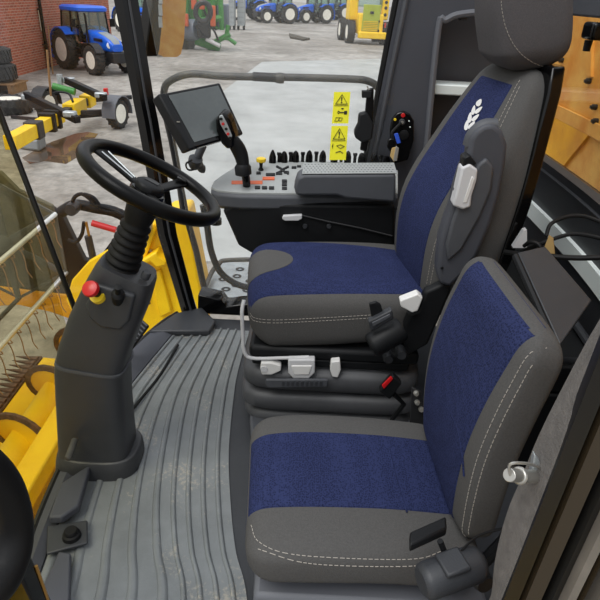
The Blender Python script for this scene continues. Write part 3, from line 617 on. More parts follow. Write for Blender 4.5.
MB().loft([[A - nrm * .001, A.lerp(B, .12) - nrm * .001, D.lerp(Cc, .12) - nrm * .001, D - nrm * .001], [A + V((-.02, .01, -.01)) + nrm * .03, A.lerp(B, .12) + nrm * .02, D.lerp(Cc, .12) + nrm * .02, D + V((-.02, .01, -.01)) + nrm * .03]]).build('side_grip', K['black'], t, bev=.006)
MB().box(A.lerp(D, .55).lerp(B, .06) - nrm * .004, (.012, .004, .004)).build('side_switch', K['steel'], t)
MB().lathe([(.0, 0), (.03, .004), (.03, .03), (.02, .05)], aY(196, 158, 2.40), (-.3, .4, -1), 18).build('ball_joint', K['dark'], t)
MB().tube([aY(203, 145, 2.44), aY(198, 158, 2.42), aY(201, 168, 2.46), aY(204, 169, 2.47)], .018, 12, smooth=5).build('mount_arm', K['mid'], t)
MB().tube([aY(192, 160, 2.36), aY(186, 164, 2.37), aY(189, 170, 2.38), aY(200, 168, 2.42)], .004, 6, smooth=5).build('cable_loop', K['black'], t)
# warning stickers on the side window glass
for (n, (u0, v0, u1, v1), lb) in ((0, (334, 92, 350.5, 123.5), 'upper yellow warning sticker with key pictogram on the side window'), (1, (331.5, 126, 348, 160), 'lower yellow warning sticker with exclamation triangle just above the console paddles')):
    ys = -.008; sh = -.055
    def st_(a, b, dy=0): return aW(u0 + (u1 - u0) * a + (-2.2) * b, v0 + (v1 - v0) * b, ys + dy)
    t = thing('warning_sticker', lb, 'sticker', st_(.5, 1), group='yellow warning stickers')
    MB().prism([st_(0, 0), st_(1, 0), st_(1, 1), st_(0, 1)], (0, .002, 0)).build('sticker_sheet', K['ysign'], t)
    def ln(pts, r, nm, cl=False): MB().tube([st_(a, b, -.0015) for a, b in pts], r, 6, closed=cl).build(nm, K['ink'], t)
    ln([(.5, .08), (.86, .38), (.14, .38)], .0022, 'warning_triangle', True)
    MB().prism([st_(a, b, -.002) for a, b in ((.455, .17), (.545, .17), (.52, .29), (.48, .29))], (0, .002, 0)).build('exclamation_bar', K['ink'], t)
    MB().prism([st_(a, b, -.002) for a, b in ((.46, .31), (.54, .31), (.54, .345), (.46, .345))], (0, .002, 0)).build('exclamation_dot', K['ink'], t)
    ln([(.08, .43), (.92, .43)], .0008, 'rule_line')
    if n == 0:
        ln([(.30, .64), (.36, .60), (.44, .64), (.36, .69)], .0018, 'key_ring', True); ln([(.44, .645), (.72, .65)], .0022, 'key_shaft')
        MB().prism([st_(a, b, -.002) for a, b in ((.70, .60), (.88, .60), (.88, .71), (.70, .71))], (0, .002, 0)).build('key_head', K['ink'], t)
        MB().prism([st_(a, b, -.002) for a, b in ((.50, .51), (.66, .51), (.62, .555), (.54, .555))], (0, .002, 0)).build('arrow_mark', K['ink'], t)
        ln([(.16, .92), (.24, .81), (.44, .81), (.36, .92)], .0012, 'booklet_outline', True); ln([(.40, .86), (.48, .81), (.62, .82), (.55, .92), (.42, .91)], .0012, 'booklet_page', True)
    else:
        ln([(.12, .60), (.16, .52), (.16, .66)], .0012, 'arrow_mark'); ln([(.38, .58), (.62, .55), (.86, .60), (.62, .66)], .0016, 'pictogram', True); ln([(.36, .78), (.62, .74), (.8, .80)], .0018, 'pictogram_hand')
# window latch
t = thing('window_latch', 'black window latch assembly at the rear edge of the side window', 'latch', aW(362, 140, -0.030))
MB().prism([aW(u, v, -0.030) for u, v in ((367, 90), (374, 88), (373, 125), (366, 152), (360, 150), (364, 125))], (0, .025, 0)).build('latch_bar', K['gloss'], t, bev=.003)
MB().prism([aW(u, v, -0.040) for u, v in ((362, 91), (372, 91), (371, 98), (362, 98))], (0, .03, 0)).build('latch_hook', K['black'], t, bev=.003)
MB().prism([aW(u, v, -0.045) for u, v in ((359, 114), (367, 112), (374, 125), (372, 140), (362, 143), (355, 138), (354, 132), (358, 124))], (0, .045, 0)).build('latch_housing', K['black'], t, bev=.008)
MB().tube([aW(367, 86, -0.030), aW(369, 90, -0.030)], .003, 6).build('latch_pin', K['steel'], t)
# ignition panel
t = thing('ignition_panel', 'rounded black ignition panel with key and red and yellow lamps', 'panel', aW(402, 135, -0.020))
op = [(391, 165), (390, 130), (392, 119), (397, 113), (404, 111), (410, 114), (414, 121), (414, 140), (408, 160)]
MB().prism([aW(u, v, -0.022) for u, v in op], (0, .02, 0)).build('face_plate', K['gloss'], t, bev=.005)
def knobm(u, v, r, h, m, nm): return MB().lathe([(0, h), (r * .85, h), (r, h * .7), (r, -.002)], aW(u, v, -0.023), (0, -1, 0), 18).build(nm, m, t)
knobm(403, 115.3, .0095, .004, K['red'], 'red_lamp'); knobm(395, 119.6, .006, .004, K['ybtn'], 'yellow_lamp')
knobm(402, 122, .014, .008, K['dark'], 'key_barrel'); knobm(402, 122, .007, .012, K['steel'], 'key_slot'); knobm(404, 135, .022, .005, K['black'], 'round_cap'); knobm(409, 121, .003, .003, K['pale'], 'position_mark'); knobm(410, 127, .003, .003, K['pale'], 'position_mark')
t = thing('key_bunch', 'bunch of keys with blue tag hanging from the ignition switch', 'keys', aW(396, 150, -0.060))
MB().tube([aW(401, 123, -0.040), aW(396, 128, -0.050), aW(392, 133, -0.060), aW(393, 140, -0.060)], .007, 8, smooth=4).build('lanyard', K['black'], t)
MB().prism([aW(u, v, -0.060) for u, v in ((394, 134), (398, 133), (401, 143), (397, 144))], (0, .006, 0)).build('blue_tag', K['bluec'], t, bev=.002)
MB().prism([aW(u, v, -0.065) for u, v in ((392, 148), (396, 147), (398, 158), (394, 162), (390, 156))], (0, .006, 0)).build('brass_key', K['card'], t, bev=.002)
MB().prism([aW(u, v, -0.068) for u, v in ((396, 146), (399, 148), (397, 161), (393, 161))], (0, .004, 0)).build('steel_key', K['steel'], t, bev=.001)
MB().prism([aW(u, v, -0.062) for u, v in ((388, 140), (394, 137), (398, 148), (390, 152), (387, 147))], (0, .015, 0)).build('black_fob', K['gloss'], t, bev=.004)
# ================================================================== STEERING COLUMN
t = thing('steering_column', 'black steering column with leather steering wheel and rubber bellows', 'steering column', aZ(100, 455, .02))
yc = 1.45
def rr_(u, v, wpx, dep, tilt, y=yc, n=4.5):
    c = aY(u, v, y); s = FPX / ((c - E0).dot(_F)); w = wpx / s / 2
    return sup(c, (math.cos(tilt), 0, -math.sin(tilt)), (0, 1, 0), w, dep, n, 40)
MB().loft([rr_(101, 461, 83, .105, 0, n=3), rr_(101, 452, 82, .105, 0, n=3), rr_(101, 446, 80, .10, 0, n=3), rr_(101, 443, 77, .095, 0, n=3)]).build('base_flange', K['col'], t, bev=.004)
MB().loft([rr_(99, 452, 70, .088, 0), rr_(97, 425, 68, .086, .0), rr_(95, 395, 67, .085, .02), rr_(94, 364, 67, .085, .10), rr_(94.5, 358, 67, .085, .14)]).build('lower_shroud', K['col'], t, ang=50)
MB().loft([rr_(95, 356, 66, .083, .16), rr_(97, 346, 66, .083, .22), rr_(107, 318, 65, .08, .36), rr_(119, 291, 63, .075, .42), rr_(127, 272, 58, .07, .45), rr_(129, 267, 53, .066, .46)]).build('upper_shroud', K['col'], t, ang=50)
MB().loft([rr_(95, 359, 68.5, .087, .14), rr_(95.5, 356.5, 68.5, .087, .15)]).build('shroud_seam', K['mid'], t)
MB().prism([aY(u, v, yc - .086) for u, v in ((96, 285), (135, 296), (129, 322), (120, 331), (100, 328), (88, 318), (85, 305))], (0, .02, 0)).build('switch_pocket', K['dark'], t, bev=.008, seg=3)
q = aY(97, 293, yc - .085)
MB().lathe([(.0, .004), (.021, .004), (.022, -.01)], q + V((0, .0, -.008)), (-.15, -.75, .75), 20).build('yellow_ring', K['ybtn'], t)
sw = MB().lathe([(.012, -.01), (.012, .02), (.016, .024), (.016, .028)], q, (-.15, -.75, .75), 18).build('emergency_switch', K['black'], t)
q2 = q + V((-.15, -.75, .75)).normalized() * .026
MB().lathe([(.015, 0), (.022, .004), (.0235, .011), (.021, .018), (.012, .021), (0, .022)], q2, (-.15, -.75, .75), 24).build('red_mushroom_head', K['red'], sw)
q = aY(118, 296, yc - .09)
MB().lathe([(.017, -.03), (.018, .012), (.012, .018), (.008, .02), (.007, .05), (.009, .055), (.0, .056)], q, (.25, -.55, .8), 18).build('rocker_stalk', K['black'], t)
MB().lathe([(0, .012), (.010, .012), (.013, .006), (.013, -.01)], aY(146, 275, yc - .03), (.44, -.1, .9), 14).build('column_catch', K['dark'], t)
# pin at the base
MB().tube([aY(75, 440, yc - .10), aY(68, 459, yc - .17)], [.011, .011], 14).lathe([(0, .002), (.008, .002), (.009, -.006)], aY(68, 459, yc - .17), aY(68, 459, yc - .17) - aY(75, 440, yc - .10), 14).build('release_pin', K['tube'], t, bev=.001)
# bellows
W0 = aY(149, 188.5, 1.455); nrm = V((.455, .09, .885)).normalized(); b0 = aY(122, 264, 1.45); ax = (W0 - b0); Lb = ax.length; ax.normalize()
prof = [(.050, -.02), (.050, .0)]
for k in range(6):
    h = .005 + k * .022; r = .046 - k * .0016; prof += [(r - .004, h), (r + .004, h + .006), (r + .0045, h + .012), (r - .003, h + .018)]
prof += [(.036, .142), (.040, .155), (.044, Lb - .035), (.04, Lb - .015)]
MB().lathe(prof, b0, ax, 28).build('bellows', K['rubber'], t, ang=60)
# wheel
xr = nrm.cross(V((0, 1, 0))).normalized(); yr = nrm.cross(xr)
RWH = .180
sw = bpy.data.objects.new('steering_wheel', None); C.objects.link(sw); sw.parent = t; ORI[sw.name] = ORI[t.name]
rim = [W0 + nrm * .02 + (xr * math.cos(k * 2 * PI / 72) + yr * math.sin(k * 2 * PI / 72)) * RWH for k in range(72)]
MB().tube(rim, .0185, 16, closed=True).build('rim', K['leath'], sw)
def wp(r, deg, h=0): a = math.radians(deg); return W0 + nrm * h + (xr * math.cos(a) + yr * math.sin(a)) * r
def ang_of(u, v):
    d = ray(u, v); tt = (W0 - E0).dot(nrm) / d.dot(nrm); p = E0 + d * tt - W0; return math.degrees(math.atan2(p.dot(yr), p.dot(xr)))
for (u, v, w0_, w1_) in ((92, 152, 18, 36), (208, 186, 14, 20), (160, 215, 14, 19)):
    a = ang_of(u, v); rings = []
    for f in range(7):
        r = .03 + (RWH - .03) * f / 6; wd = (w0_ + (w1_ - w0_) * (f / 6) ** 2) / 1000; h = -.006 + .024 * f / 6
        c = wp(r, a, h); tv = wp(1, a + 90) - W0
        rings.append(sup(c, tv, nrm, wd, .006, 3, 16))
    MB().loft(rings).build('spoke', K['leath'], sw)
    if u < 100: MB().tube([wp(.05, a - 8, .003), wp(RWH - .03, a - 6, .021)], .0022, 6).tube([wp(.05, a + 8, .003), wp(RWH - .03, a + 6, .021)], .0022, 6).build('spoke_trim', K['galv'], sw)
    if 200 < u: MB().box(wp(RWH - .03, a, .026), (.03, .018, .006), nrm.to_track_quat('Z', 'X').to_matrix()).build('spoke_switch', K['gloss'], sw, bev=.002)
MB().lathe([(.045, -.03), (.048, -.012), (.045, -.004), (.03, .0)], W0, nrm, 28).build('hub', K['gloss'], sw)
h_ = MB().lathe([(.040, -.004), (.041, .010), (.037, .018), (.026, .023), (0, .024)], W0 - nrm * .003, nrm, 10, xref=xr).build('hub_knob', K['black'], sw, bev=.003)
MB().prism([wp(.022, a_, .020) for a_ in (150, 30, -30, -150)], nrm * .003).build('hub_badge', K['dgrey'], h_, bev=.001)
# pedal behind the column
t = thing('brake_pedal', 'ribbed black brake pedal behind the foot of the steering column', 'pedal', aZ(135, 350, .03))
pp = [aX(120, 352, -.70), aX(124, 336, -.72), aX(141, 317, -.66), aX(149, 323, -.62), aX(132, 350, -.62)]
A, B, Cc, D = aY(119, 346, 1.93), aY(141, 318, 2.10), aY(149, 325, 2.06), aY(127, 355, 1.88)
pn = (B - A).cross(D - A).normalized(); pn = pn if pn.z < 0 else -pn
MB().prism([A, B, Cc, D], pn * .012).build('pedal_pad', K['rubber'], t, bev=.004)
for k in range(9):
    f = (k + .5) / 9; MB().tube([A.lerp(B, f).lerp(D.lerp(Cc, f), .06) - pn * .001, A.lerp(B, f).lerp(D.lerp(Cc, f), .94) - pn * .001], .0035, 6).build('pedal_rib', K['mid'], t)
MB().tube([A.lerp(Cc, .5) + pn * .01, A.lerp(Cc, .5) + V((-.03, .0, -.07)), aZ(128, 356, -.0)], .010, 8).build('pedal_arm', K['dgrey'], t)
MB().tube([aZ(124, 420, .012), aZ(140, 400, .014), aZ(160, 375, .014), aZ(178, 345, .014)], .006, 6, smooth=4).build('pedal_cable', K['rubber'], t)
# ================================================================== BEHIND THE SEATS
t = thing('storage_tray', 'black plastic storage tray behind the driver seat', 'tray', (.86, 1.8, .035))
ty = [(.68, 1.42), (.72, 2.26), (.97, 2.26), (.93, 1.42)]
MB().prism([(x, y, .40) for x, y in ty], (0, 0, .10)).build('tray_floor', K['black'], t, bev=.01)
MB().prism([(.68, 1.42, .035), (.72, 2.26, .035), (.96, 2.26, .035), (.92, 1.42, .035)], (0, 0, .36)).build('tray_base', K['black'], t, bev=.01)
MB().tube([V((.69, 1.43, .515)), V((.73, 2.25, .515)), V((.95, 2.25, .515)), V((.91, 1.43, .515))], .014, 8, closed=True).build('tray_rim', K['dark'], t)
t = thing('document_folder', 'black folder leaning behind the instructor backrest', 'folder', aY(545, 330, 1.25))
A, B, Cc, D = aY(518, 252, 1.42), aY(545, 246, 1.52), aY(592, 300, 1.28), aY(560, 345, 1.15)
MB().loft([[A, B, Cc, D], [p + V((.004, .012, -.022)) for p in (A, B, Cc, D)]]).build('cover', K['dark'], t, bev=.004)
MB().tube([A + V((-.004, 0, -.012)), D + V((-.004, 0, -.012))], .010, 8).build('spine', K['black'], t)
tag(MB().prism([aY(513, 248, 1.62), aY(524, 231, 1.62), aY(527, 230, 1.62), aY(527, 248, 1.62)], (.012, .05, -.01)).build('paper_note', K['wgrey']), 'folded white paper slip standing behind the driver seat', 'paper')
tag(MB().prism([aY(541, 256, 1.55), aY(549, 235, 1.55), aY(553, 238, 1.55), aY(555, 258, 1.55)], (.004, .006, -.002)).build('cardboard_tag', K['card']), 'brown cardboard tag tucked upright beside the black folder', 'tag')
def cable(pts, r, lb): return tag(MB().tube([aY(u, v, y) for u, v, y in pts], r, 8, smooth=7).build('cable', K['rubber']), lb, 'cable', 'cables behind the seats')
cable([(546, 236, 1.6), (551, 224, 1.62), (566, 217, 1.64), (582, 216, 1.64), (596, 220, 1.62), (625, 232, 1.55)], .006, 'black cable arching in a high loop towards the door post')
cable([(520, 252, 1.62), (535, 246, 1.58), (556, 238, 1.56), (575, 234, 1.55), (600, 238, 1.5), (625, 246, 1.45)], .006, 'black cable running across just below the high cable loop')
cable([(505, 252, 1.62), (525, 255, 1.56), (545, 256, 1.53), (580, 258, 1.5), (625, 256, 1.45)], .008, 'thick black cable lying lowest behind the folder top')
cable([(524, 246, 1.6), (530, 242, 1.58), (538, 244, 1.56), (540, 250, 1.55), (528, 253, 1.55)], .006, 'short curled black cable end beside the white paper slip')
# ================================================================== OUTSIDE
GZ = -2.2
gm = mat('yard_concrete', (184, 179, 171), .7, rgb2=(122, 115, 106), vs=.22, bump=.3, bs=8); nt = gm.node_tree; bs = nt.nodes['Principled BSDF']
src = bs.inputs['Base Color'].links[0].from_socket; tc = [n for n in nt.nodes if n.type == 'TEX_COORD'][0]
n1 = nt.nodes.new('ShaderNodeTexNoise'); n1.inputs['Scale'].default_value = 2.6; n1.inputs['Detail'].default_value = 8; n1.inputs['Roughness'].default_value = .75; nt.links.new(tc.outputs['Object'], n1.inputs['Vector'])
r1 = nt.nodes.new('ShaderNodeValToRGB'); r1.color_ramp.elements[0].position = .3; r1.color_ramp.elements[1].position = .7; r1.color_ramp.elements[0].color = (.30, .30, .29, 1); r1.color_ramp.elements[1].color = (1.15, 1.15, 1.15, 1); nt.links.new(n1.outputs['Fac'], r1.inputs['Fac'])
mx = nt.nodes.new('ShaderNodeMix'); mx.data_type = 'RGBA'; mx.blend_type = 'MULTIPLY'; mx.inputs['Factor'].default_value = .9; nt.links.new(src, mx.inputs['A']); nt.links.new(r1.outputs['Color'], mx.inputs['B']); nt.links.new(mx.outputs['Result'], bs.inputs['Base Color'])
struct(MB().prism([(-120, -30, GZ - .5), (120, -30, GZ - .5), (120, 220, GZ - .5), (-120, 220, GZ - .5)], (0, 0, .5)), 'ground', gm)
# paler concrete apron below the side window
am = mat('pale_apron_concrete', (178, 180, 177), .45, rgb2=(148, 150, 147), vs=.6, bump=.2, bs=10)
struct(MB().prism([aZ(285, 262, GZ), aZ(150, 262, GZ), aZ(185, 120, GZ), aZ(262, 62, GZ), aZ(420, 58, GZ), aZ(600, 80, GZ), aZ(560, 262, GZ)], (0, 0, .012)), 'ground_apron', am)
# brick wall
bm_ = mat('red_brick', (160, 90, 72), .85); nt = bm_.node_tree; bs = nt.nodes['Principled BSDF']; tc = nt.nodes.new('ShaderNodeTexCoord'); mp = nt.nodes.new('ShaderNodeMapping')
mp.inputs['Rotation'].default_value = (0, 0, 0); sx = nt.nodes.new('ShaderNodeSeparateXYZ'); cx = nt.nodes.new('ShaderNodeCombineXYZ')
nt.links.new(tc.outputs['Object'], sx.inputs[0]); nt.links.new(sx.outputs['Y'], cx.inputs['X']); nt.links.new(sx.outputs['Z'], cx.inputs['Y'])
bt = nt.nodes.new('ShaderNodeTexBrick'); bt.inputs['Color1'].default_value = lin((178, 92, 66)); bt.inputs['Color2'].default_value = lin((142, 70, 50)); bt.inputs['Mortar'].default_value = lin((176, 150, 132)); bt.inputs['Scale'].default_value = 1; bt.inputs['Brick Width'].default_value = .3; bt.inputs['Row Height'].default_value = .10; bt.inputs['Mortar Size'].default_value = .010; bt.offset = .5
nt.links.new(cx.outputs[0], bt.inputs['Vector']); nt.links.new(bt.outputs['Color'], bs.inputs['Base Color'])
struct(MB().prism([(-12.2, 12, GZ), (-12.0, 37, GZ), (-12.4, 37, GZ), (-12.6, 12, GZ)], (0, 0, 5.5)), 'wall_left_brick', bm_)
pb_ = aZ(44, 68, GZ)
t = thing('drainpipe', 'black drainpipe running down the red brick wall', 'pipe', (-12.0, pb_.y, GZ))
MB().tube([V((-11.95, pb_.y, GZ + .05)), V((-11.95, pb_.y, 3.2))], .075, 10).build('downpipe', K['gloss'], t)
for z in (-1.2, .2, 1.4): MB().box((-11.98, pb_.y, z), (.12, .3, .06)).build('bracket', K['black'], t)
q = aX(41, 20, -12.02); tag(MB().box(q, (.02, .28, .85)).build('wall_sign', K['ivory'], bev=.004), 'small pale vertical plate fixed to the brick wall beside the drainpipe', 'sign')
# -------- wheels
def wheel(par, c, r, w, ax, rimm, name='wheel', lugs=18, rr=.58, detail=True):
    e = bpy.data.objects.new(name, None); C.objects.link(e); e.parent = par; ORI[e.name] = ORI[par.name]; ax = V(ax).normalized(); c = V(c)
    x = ax.orthogonal().normalized(); y = ax.cross(x)
    mb = MB().lathe([(r * rr, -w * .42), (r * .80, -w * .5), (r * .93, -w * .46), (r * .97, -w * .3), (r * .98, 0), (r * .97, w * .3), (r * .93, w * .46), (r * .80, w * .5), (r * rr, w * .42)], c, ax, 32, closed=True)
    for k in range(lugs):
        for sgn in (-1, 1):
            a = 2 * PI * (k + (.25 if sgn > 0 else -.25)) / lugs; d = x * math.cos(a) + y * math.sin(a); tn = ax.cross(d)
            mb.box(c + d * (r * .965) + ax * (sgn * w * .25), (r * .09, w * .52, r * .08), Matrix((d, (ax * sgn + tn * .55).normalized(), d.cross((ax * sgn + tn * .55).normalized()))).transposed())
            mb.box(c + d * (r * .88) + ax * (sgn * w * .48), (r * .16, w * .08, r * .07), Matrix((d, ax, d.cross(ax))).transposed())
    mb.build('tyre', K['tyre'], e, ang=45)
    MB().lathe([(r * rr * 1.03, -w * .43), (r * rr, -w * .38), (r * rr * .86, -w * .30), (r * rr * .8, -w * .12), (r * rr * .35, -w * .10), (r * rr * .3, w * .10), (r * rr * .8, w * .12), (r * rr * .86, w * .30), (r * rr, w * .38), (r * rr * 1.03, w * .43)], c, ax, 28).build('rim', rimm, e)
    if detail: MB().lathe([(0, -w * .34), (r * .14, -w * .34), (r * .17, -w * .2), (r * .17, w * .2), (r * .14, w * .34), (0, w * .34)], c, ax, 16).build('hub', K['dgrey'], e)
    return e
def tractor(label, loc, rz, group):
    t = thing('tractor', label, 'tractor', loc, rz, group, local=True)
    for s in (-1, 1):
        wheel(t, (-1.0, s * .86, .86), .86, .52, (0, s, 0), K['wrim'], lugs=20); wheel(t, (1.45, s * .84, .62), .62, .42, (0, s, 0), K['wrim'], lugs=18)
    MB().box((.4, 0, .85), (2.9, .55, .5)).box((-1.0, 0, .86), (.5, 1.4, .35)).box((1.45, 0, .6), (.3, 1.4, .22)).box((2.0, 0, .75), (.5, .7, .45)).build('chassis', K['dgrey'], t, bev=.04)
    rr = []
    for x, w, z0, z1 in ((.25, .42, 1.0, 1.78), (.9, .41, .98, 1.72), (1.5, .38, .95, 1.60), (1.95, .33, .95, 1.45), (2.12, .26, 1.0, 1.28)): rr.append(sup((x, 0, (z0 + z1) / 2), (0, 1, 0), (0, 0, 1), w, (z1 - z0) / 2, 4.5, 28))
    MB().loft(rr).build('hood', K['tblue'], t)
    rr = []
    for x, w, z1 in ((1.0, .24, 1.725), (1.5, .23, 1.625), (1.95, .21, 1.475), (2.10, .17, 1.31)): rr.append([(x, -w, z1 - .03), (x, -w * .8, z1), (x, w * .8, z1), (x, w, z1 - .03)])
    MB().loft(rr).build('hood_grille', K['tgrey'], t, bev=.01)
    for s in (-1, 1):
        MB().lathe([(0, .03), (.11, .03), (.15, 0), (.15, -.08)], (1.96, s * .27, 1.25), (.8, s * .55, .25), 18).build('headlight', K['lamp'], t)
        MB().box((1.2, s * .40, 1.42), (.7, .03, .12)).build('hood_vent', K['dgrey'], t, bev=.01)
        rr = []
        for k in range(9):
            a = math.radians(205 - k * 20); px_, pz_ = -1.0 + 1.0 * math.cos(a), .86 + 1.0 * math.sin(a)
            rr.append([(px_, s * .60, pz_), (px_, s * 1.12, pz_ - .02), (px_ - .05 * math.cos(a), s * 1.12, pz_ - .05 * math.sin(a) - .02), (px_ - .05 * math.cos(a), s * .60, pz_ - .05 * math.sin(a))])
        MB().loft(rr).build('fender', K['tblue'], t)
        rr = []
        for k in range(6):
            a = math.radians(150 - k * 24); px_, pz_ = 1.45 + .72 * math.cos(a), .62 + .72 * math.sin(a)
            rr.append([(px_, s * .64, pz_), (px_, s * 1.04, pz_), (px_, s * 1.04, pz_ - .03), (px_, s * .64, pz_ - .03)])
        MB().loft(rr).build('front_fender', K['dgrey'], t)
        for x0, x1 in ((.32, .20), (-.45, -.45), (-1.42, -1.25)): MB().tube([V((x0, s * .74, 1.35)), V((x1, s * .68, 2.55))], .045, 8).build('cab_pillar', K['gloss'], t)
        MB().prism([(.30, s * .73, 1.0), (.20, s * .68, 2.5), (-1.25, s * .68, 2.5), (-1.42, s * .73, 1.35), (-.6, s * .74, 1.35), (-.3, s * .74, .9)], (0, s * .01, 0)).build('side_glass', K['glassc'], t)
        MB().box((.25, s * .98, 2.05), (.06, .22, .34)).tube([V((.3, s * .7, 2.2)), V((.26, s * .95, 2.2))], .015, 6).build('side_mirror', K['gloss'], t)
        MB().box((-.05, s * .72, .70), (.42, .22, .06)).box((-.05, s * .72, 1.0), (.42, .22, .06)).box((-.05, s * .66, .85), (.4, .1, .5)).build('step', K['dgrey'], t)
    MB().prism([(.31, -.72, 1.55), (.31, .72, 1.55), (.2, .68, 2.5), (.2, -.68, 2.5)], (.01, 0, 0)).build('front_glass', K['glassc'], t)
    MB().prism([(-1.42, -.72, 1.35), (-1.42, .72, 1.35), (-1.25, .68, 2.5), (-1.25, -.68, 2.5)], (-.01, 0, 0)).build('rear_glass', K['glassc'], t)
    MB().loft([sup((-.5, 0, z), (1, 0, 0), (0, 1, 0), a, b, 5, 32) for z, a, b in ((2.50, .88, .76), (2.54, .98, .82), (2.66, .98, .82), (2.74, .86, .72))]).build('cab_roof', K['tblue'], t)
    MB().box((-.62, 0, 1.25), (.5, .5, .14)).box((-.85, 0, 1.6), (.14, .48, .65)).build('cab_seat', K['black'], t, bev=.05)
    MB().tube([V((.55, -.5, 1.2)), V((.55, -.52, 2.3)), V((.50, -.52, 2.45))], .05, 10).build('exhaust', K['black'], t)
    return t
f0, r0 = aZ(99, 76, GZ), aZ(66, 70, GZ)
hd_ = math.radians(-41); dirv = V((math.cos(hd_), math.sin(hd_), 0)); nv = V((-dirv.y, dirv.x, 0))
f0 = aZ(96, 75, GZ); org = f0 - dirv * 1.40 + nv * .80
T1 = tractor('blue tractor with cream wheels parked against the brick wall', (org.x, org.y, GZ), hd_, 'blue tractors'); T1.scale = (.96,) * 3
for (u, v, ang, lb, sc) in ((248, 20, 205, 'first distant blue tractor next to the silver crates', 1.05), (276, 23, 210, 'distant blue tractor in the middle of the far row', 1.0), (313, 23, 212, 'distant blue tractor just before the yellow loader', 1.0), (333, 20, 212, 'distant blue tractor partly hidden by the yellow loader', 1.0), (140, 33, -40, 'blue tractor glimpsed behind the brick wall end past the cab pillar', 1.05)):
    sc = sc * 1.22 if u > 200 else sc
    c = copy_tree(T1); p = aZ(u, v, GZ); c.location = (p.x, p.y, GZ); c.rotation_euler = (0, 0, math.radians(ang)); c['label'] = lb; c.scale = (sc,) * 3
# wooden stick leaning at the tractor is dried mud on the front wheel in the photo: straw coloured dirt pile
t = tag(MB().tube([aZ(53, 74, GZ + .02), aZ(53, 74, GZ) + V((.1, 0, 1.9))], .03, 8).build('timber_pole', K['wood']), 'thin weathered pole standing in front of the brick wall', 'pole')
# -------- tyres
t = thing('tractor_tyre', 'bare tractor tyre lying on top of the pallet stack', 'tyre', aZ(0, 92, GZ), group='loose tyres')
pc = aZ(3, 93, GZ)
def flat_tyre(t, c, r, w): 
    mb = MB().lathe([(r * .55, -w * .42), (r * .80, -w * .5), (r * .95, -w * .42), (r * .99, 0), (r * .95, w * .42), (r * .80, w * .5), (r * .55, w * .42)], c, (0, 0, 1), 32, closed=True)
    for k in range(26):
        a = 2 * PI * k / 26; mb.box(c + V((math.cos(a), math.sin(a), 0)) * r * .975, (.05, .07, w * .8), Matrix.Rotation(a, 3, 'Z') @ Matrix.Rotation(.35, 3, 'X'))
    mb.build('casing', K['tyre'], t, ang=45)
flat_tyre(t, V((pc.x - .3, pc.y + .3, GZ + 1.20)), .62, .5)
t = thing('tractor_tyre', 'bare tractor tyre lying under another tyre on the pallet', 'tyre', pc, group='loose tyres'); flat_tyre(t, V((pc.x - .25, pc.y + .3, GZ + .66)), .66, .55)
t = thing('pallet', 'wooden pallet under the two stacked tyres', 'pallet', (pc.x - .2, pc.y + .3, GZ))
for k in range(5): MB().box((pc.x - .2, pc.y - .2 + k * .25, GZ + .32), (1.5, .2, .04)).build('deck_board', K['wood'], t)
for k in range(3): MB().box((pc.x - .8 + k * .6, pc.y + .3, GZ + .15), (.12, 1.2, .30)).build('bearer', K['wood'], t)
tl = thing('tractor_tyre', 'loose tyre with pale rim lying flat beside the trailer', 'tyre', aZ(6, 114, GZ), group='loose tyres')
c = aZ(6, 114, GZ); wheel(tl, V((c.x, c.y + .3, GZ + .22)), .62, .42, (0, 0, 1), K['wrim'], 'wheel')
# -------- header trailer: yellow beam, black arms, wheels with mudguards
t = thing('header_trailer', 'yellow beam header trailer with black support arms and grey mudguards', 'trailer', aZ(60, 125, GZ))
zt_ = -1.62
b0, b1 = aZ(10, 143, zt_), aZ(92, 98, zt_); dv = (b1 - b0).normalized(); sv = V((-dv.y, dv.x, 0)); Lb_ = (b1 - b0).length
def bx(f0_, f1_, w, h, m, n, dz=0): c = b0.lerp(b1, (f0_ + f1_) / 2) + V((0, 0, dz)); return MB().box(c, ((f1_ - f0_) * Lb_, w, h), Matrix((dv, sv, V((0, 0, 1)))).transposed()).build(n, m, t, bev=.02)
bx(.0, .22, .27, .30, K['yel'], 'beam'); bx(.27, .52, .27, .29, K['yel'], 'beam'); bx(.64, .82, .32, .34, K['yel'], 'beam'); bx(.88, .98, .30, .34, K['yel'], 'beam')
bx(.20, .26, .34, .38, K['dgrey'], 'beam_clamp'); bx(.36, .39, .38, .44, K['black'], 'beam_clamp'); bx(.43, .455, .38, .44, K['black'], 'beam_clamp'); bx(.50, .66, .2, .2, K['dgrey'], 'beam_clamp'); bx(.80, .9, .2, .2, K['dgrey'], 'beam_clamp')
def arm(p, q, w, m, n): 
    d = (q - p).normalized(); s_ = V((-d.y, d.x, 0)).normalized(); u_ = d.cross(s_); return MB().box((p + q) / 2, ((q - p).length, w, w), Matrix((d, s_, u_)).transposed()).build(n, m, t, bev=.02)
ya = b0.lerp(b1, .45).y
arm(aY(26, 95, ya + .8), aY(78, 120, ya - .3), .17, K['black'], 'support_arm'); arm(aY(66, 80, ya + 2.4), aY(105, 98, ya + 1.4), .17, K['black'], 'support_arm')
for u, v, dy in ((28, 97, .8), (70, 114, -.2)): MB().box(aY(u, v, ya + dy), (.3, .2, .14)).build('arm_pad', K['galv'], t, bev=.03)
for u, v, dy in ((69, 80, 2.4), (101, 95, 1.5)): MB().box(aY(u, v, ya + dy), (.3, .2, .14)).build('arm_pad', K['galv'], t, bev=.03)
wr = aZ(119, 128, GZ)
